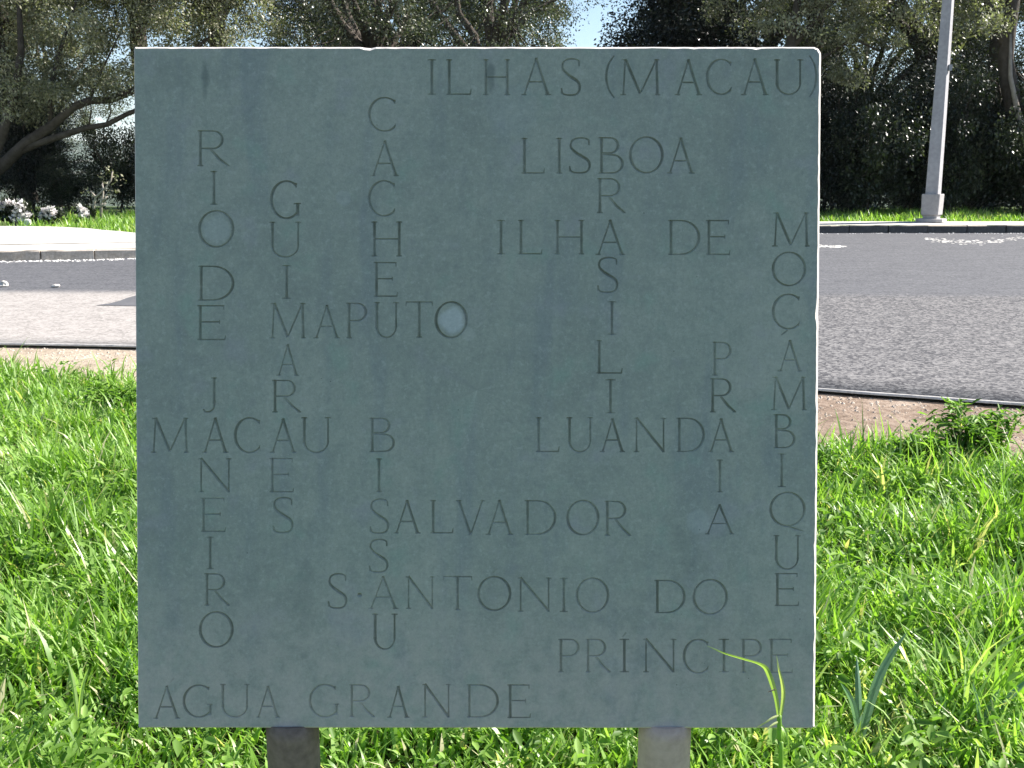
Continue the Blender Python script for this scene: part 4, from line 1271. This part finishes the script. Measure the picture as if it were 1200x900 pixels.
# broad-leaved weeds mixed in the grass: rosettes of small oval leaves
X, Y = sample_lawn(5500)
k = vnoise(X, Y, .3, 15) > .38; X, Y = X[k], Y[k]
hh = r.uniform(.07, .17, len(X)); C = np.stack([X, Y, gh(X, Y)+hh], -1)
def oval_leaves(C, nper, rad, L, Wd, r, up=.3):
    kN = len(C); n = kN*nper
    az = r.uniform(0, 2*math.pi, n); el = r.uniform(-.3, .9, n)
    P = np.repeat(C, nper, 0)+np.stack([r.normal(0, rad*.5, n), r.normal(0, rad*.5, n), r.normal(0, rad*.5, n)], -1)
    a = np.stack([np.cos(az)*np.cos(el), np.sin(az)*np.cos(el), np.sin(el)], -1)
    b = np.stack([-np.sin(az), np.cos(az), r.normal(0, .35, n)], -1); b /= np.linalg.norm(b, axis=1)[:, None]
    nn = np.cross(a, b)
    s = r.uniform(.55, 1.4, n)[:, None]; L_ = L*s; W_ = Wd*s*.5
    V = np.stack([P, P+a*L_*.3+b*W_*.85+nn*W_*.3, P+a*L_*.65+b*W_*.8+nn*W_*.25, P+a*L_-nn*L_*.12, P+a*L_*.65-b*W_*.8+nn*W_*.25, P+a*L_*.3-b*W_*.85+nn*W_*.3], 1).reshape(-1, 3)
    f = np.arange(n)[:, None]*6
    F = np.concatenate([f+np.array([[0, 1, 5, 5]])[:, :3]], 0)
    quad = np.concatenate([np.stack([f[:, 0], f[:, 0]+1, f[:, 0]+2, f[:, 0]+3], -1), np.stack([f[:, 0], f[:, 0]+3, f[:, 0]+4, f[:, 0]+5], -1)])
    tone = np.repeat(r.uniform(0, 1, n)[None], 2, 0).reshape(-1)
    return V, quad, tone
V2_, F2_, T2_ = oval_leaves(C, 5, .035, .038, .020, r)
o = mesh_np('weeds', V2_, F2_, WEED, None, False, [('rnd', 'FACE', T2_)])
tag(o, 'small broad-leaved weeds growing through the near grass', 'weeds', kind='stuff')

# sparse tufts on the sandy strip
xs_ = r.uniform(-6, 7, 2600); ys_ = lawn_limit(xs_)+np.abs(r.normal(0, .22, 2600)); k = (ys_ < ne(xs_)-.08) & (vnoise(xs_, ys_, .15, 31) > .5)
X, Y = xs_[k], ys_[k]
V1, F1, T1 = blades('t', X, Y, r.uniform(.03, .12, len(X)), r.uniform(.003, .006, len(X)), r, GRASS, .8, lambda n: r.uniform(.1, 1.1, n))
o = mesh_np('sparse_grass', V1, F1, GRASS, None, False, [('rnd', 'FACE', T1)])
tag(o, 'thin scattered grass tufts on the sandy strip', 'grass', kind='stuff')

# far verge grass, behind the kerb
def far_lim(x): return foot_back(x)
n = 60000
X = r.uniform(-14, 16, n); X = X[(X > -8.9) | (r.uniform(0, 1, n) < .12)]; n = len(X); Y = far_lim(X)+.02+4.2*r.uniform(0, 1, n)**1.4
Hh = (.07+.16*vnoise(X, Y, .4, 41))*r.uniform(.6, 1.3, n)*(.55+.6*smooth(.3, 1.6, Y-far_lim(X))); Wd = r.uniform(.012, .022, n)
V1, F1, T1 = blades('f', X, Y, Hh, Wd, r, GRASS, .6, lambda n: np.clip(r.uniform(.15, 1.02, n), 0, 1.0))
o = mesh_np('verge_grass', V1, F1, GRASS, None, False, [('rnd', 'FACE', T1)])
tag(o, 'bright grass verge between the far footway and the trees', 'grass', kind='stuff')

# --- single plants one can point at
def ribbon(mb, pts, wd, fold=.25, side=None):
    pts = [Vector(p) for p in pts]; V = []; F = []
    side = side or Vector((1, 0, 0))
    for i, p in enumerate(pts):
        d = (pts[min(i+1, len(pts)-1)]-pts[max(i-1, 0)]).normalized()
        s_ = (side-d*side.dot(d)); s_ = s_.normalized() if s_.length > .05 else Vector((0, 0, 1)); nn = d.cross(s_)
        h = wd[i]/2
        V += [p-s_*h+nn*h*fold, p, p+s_*h+nn*h*fold]
        if i:
            b = 3*(i-1); F += [(b, b+1, b+4, b+3), (b+1, b+2, b+5, b+4)]
    mb.add(V, F)
def smoothpath(P, n=5):
    P = [Vector(p) for p in P]; P = [P[0]]+P+[P[-1]]; o = []
    for i in range(1, len(P)-2):
        for k in range(n):
            t = k/n; o.append(.5*((2*P[i])+(P[i+1]-P[i-1])*t+(2*P[i-1]-5*P[i]+4*P[i+1]-P[i+2])*t*t+(3*P[i]-P[i-1]-3*P[i+1]+P[i+2])*t**3))
    o.append(P[-2]); return o
def attr_const(o, v):
    a = o.data.attributes.new('rnd', 'FLOAT', 'FACE'); a.data.foreach_set('value', np.full(len(o.data.polygons), v, np.float32))

def tall_stem():
    D = 1.74
    q0 = cam_pt(915, 905, D); foot = Vector((q0.x+.01, q0.y-.02, SLOPE*q0.y))
    root = empty('grass_stem', foot, 'tall green grass stem whose bent blade crosses the lower right corner of the slab', 'grass stem')
    def q(px, py, d=D): return cam_pt(px, py, d)-foot
    mb = MB(); pts = smoothpath([(0, 0, 0), q(915, 905), q(914, 870), q(913, 838)])
    mb.tube(pts, [.0042]*len(pts), 8); o = mb.build('stem', GRASS, root, True); attr_const(o, .55)
    def blade(P, w0, tone, side=None):
        mb = MB(); pts = smoothpath(P); n_ = len(pts)
        ribbon(mb, pts, [w0*(.55+.45*min(1, 4*i/n_))*max(.05, 1-(i/(n_-1))**2.2) for i in range(n_)], .3, side)
        o = mb.build('blade', GRASS, root); attr_const(o, tone)
    blade([q(913, 842), q(909, 815, D-.01), q(901, 790, D-.02), q(893, 780, D-.03), q(872, 773, D-.05), q(850, 766, D-.06), q(829, 757, D-.06)], .0095, .8)
    blade([q(914, 846), q(918, 818, D-.01), q(917, 802, D-.02), q(913, 785, D-.03), q(910, 768, D-.03)], .0075, .95)
    blade([q(915, 838), q(905, 842, D-.015), q(897, 847, D-.02), q(886, 853, D-.02)], .006, 1.0, Vector((0, 0, 1)))
    blade([q(914, 846), q(905, 850, D-.015), q(896, 858, D-.02)], .006, 1.0, Vector((0, 0, 1)))
    blade([q(915, 849), q(922, 862, D-.01), q(925, 885, D-.01)], .006, .7)
    for px, py in ((906, 812), (897, 811)):
        mb = MB(); mb.tube([q(908, 808, D-.015), q(px-6, py-1, D-.02)], [.0012, .0006], 4); mb.build('awn', M_BARK, root); break
tall_stem()

BLUEG = leaf_mat('bluegreen_blade', [(.1, (.08, .16, .10)), (.9, (.26, .40, .28))], .4, .3, .6, (1, 1.15, .7), clump=.1)
def broad_plant(px, py, tips, label, w0, mat, cat='leaf blade', dh=.0, tone=.5):
    base = at(px, py); base.z = SLOPE*base.y
    root = empty('broad_grass', base, label, cat)
    for (tx, ty, fwd, wf) in tips:
        d = ray(tx, ty); t = (base.y+fwd)/d.y; tip = CAM+d*t-base
        mb = MB(); mid = tip*.5+Vector((tip.x*-.08, 0, abs(tip.z)*.12)); pts = smoothpath([(0, 0, 0), mid, tip]); n_ = len(pts)
        ribbon(mb, pts, [w0*wf*(.5+.5*math.sin(min(1, 2*i/n_)*math.pi/2))*max(.04, 1-(i/(n_-1))**2.5) for i in range(n_)], .5)
        o = mb.build('blade', mat, root); attr_const(o, tone)
broad_plant(1008, 872, [(1062, 742, .05, 1), (1004, 770, .1, .7), (985, 800, -.05, .6)], 'broad blue-green grass plant with one long slanting blade, right of the slab corner', .030, BLUEG)
broad_plant(1150, 880, [(1172, 806, .04, 1), (1140, 800, 0, .5), (1212, 790, .1, .9)], 'broad blue-green grass plant near the bottom right corner', .026, BLUEG)
broad_plant(1172, 835, [(1112, 712, .12, .5)], 'single dry straw-coloured stalk leaning left among the grass at the right', .008, GRASS, 'dry stalk', tone=1.2)
broad_plant(118, 790, [(100, 690, .1, .5), (72, 735, .05, .5)], 'pair of dry pale stalks in the grass at the lower left', .008, GRASS, 'dry stalk', tone=1.2)
broad_plant(92, 850, [(78, 770, .05, .9), (104, 782, 0, .8)], 'wide light green blades at the lower left of the slab', .016, GRASS, tone=.9)

def leafy_weed(px, py, hh, spread, label, seed, mat=WEED, nst=14):
    r2 = np.random.default_rng(seed); base = at(px, py); base.z = SLOPE*base.y
    root = empty('leafy_weed', base, label, 'weed', 'leafy weeds at the lawn edge')
    mb = MB(); C = []
    for k in range(nst):
        a = r2.uniform(0, 6.28); rr = spread*r2.uniform(.1, 1); H_ = hh*r2.uniform(.6, 1.05)
        tip = Vector((math.cos(a)*rr, math.sin(a)*rr*.7, H_)); mid = Vector((tip.x*.35, tip.y*.35, H_*.55))
        pts = smoothpath([(0, 0, -.01), mid, tip], 4); mb.tube(pts, list(np.linspace(.0035, .0012, len(pts))), 5, False)
        for p in pts[3:]: C.append(tuple(p))
    mb.build('stem', WEED, root); attr_const(root.children[0], .4)
    V, F, T = oval_leaves(np.array(C), 9, .035, .048, .017, r2)
    mesh_np('foliage', V, F, mat, root, False, [('rnd', 'FACE', T)])
leafy_weed(1122, 545, .28, .26, 'tall leafy weed clump at the lawn edge on the right', 1, nst=10)
leafy_weed(1168, 552, .27, .22, 'leafy weed clump close to the right edge of the picture', 2, nst=9)
leafy_weed(1075, 556, .17, .2, 'low dark leafy weed left of the tall weed clump', 3, nst=9)
leafy_weed(140, 485, .15, .22, 'leafy weed clump at the lawn edge against the left side of the slab', 4, nst=9)


# ------------------------------------------------------------------ haze
def haze():
    x0, x1, y0, y1, z0, z1 = -4100, 4100, -60, 6100, -60, 230
    V = [(x, y, z) for z in (z0, z1) for y in (y0, y1) for x in (x0, x1)]
    F = [(0, 2, 3, 1), (4, 5, 7, 6), (0, 1, 5, 4), (2, 6, 7, 3), (0, 4, 6, 2), (1, 3, 7, 5)]
    m = bpy.data.materials.new('haze'); m.use_nodes = True; n = m.node_tree; n.nodes.clear()
    o_ = n.nodes.new('ShaderNodeOutputMaterial'); vl = n.nodes.new('ShaderNodeVolumePrincipled')
    vl.inputs['Density'].default_value = .00010; vl.inputs['Color'].default_value = (.82, .90, 1, 1)
    n.links.new(vl.outputs[0], o_.inputs['Volume'])
    o = mesh_np('haze', V, F, m); tag(o, kind='stuff')
haze()
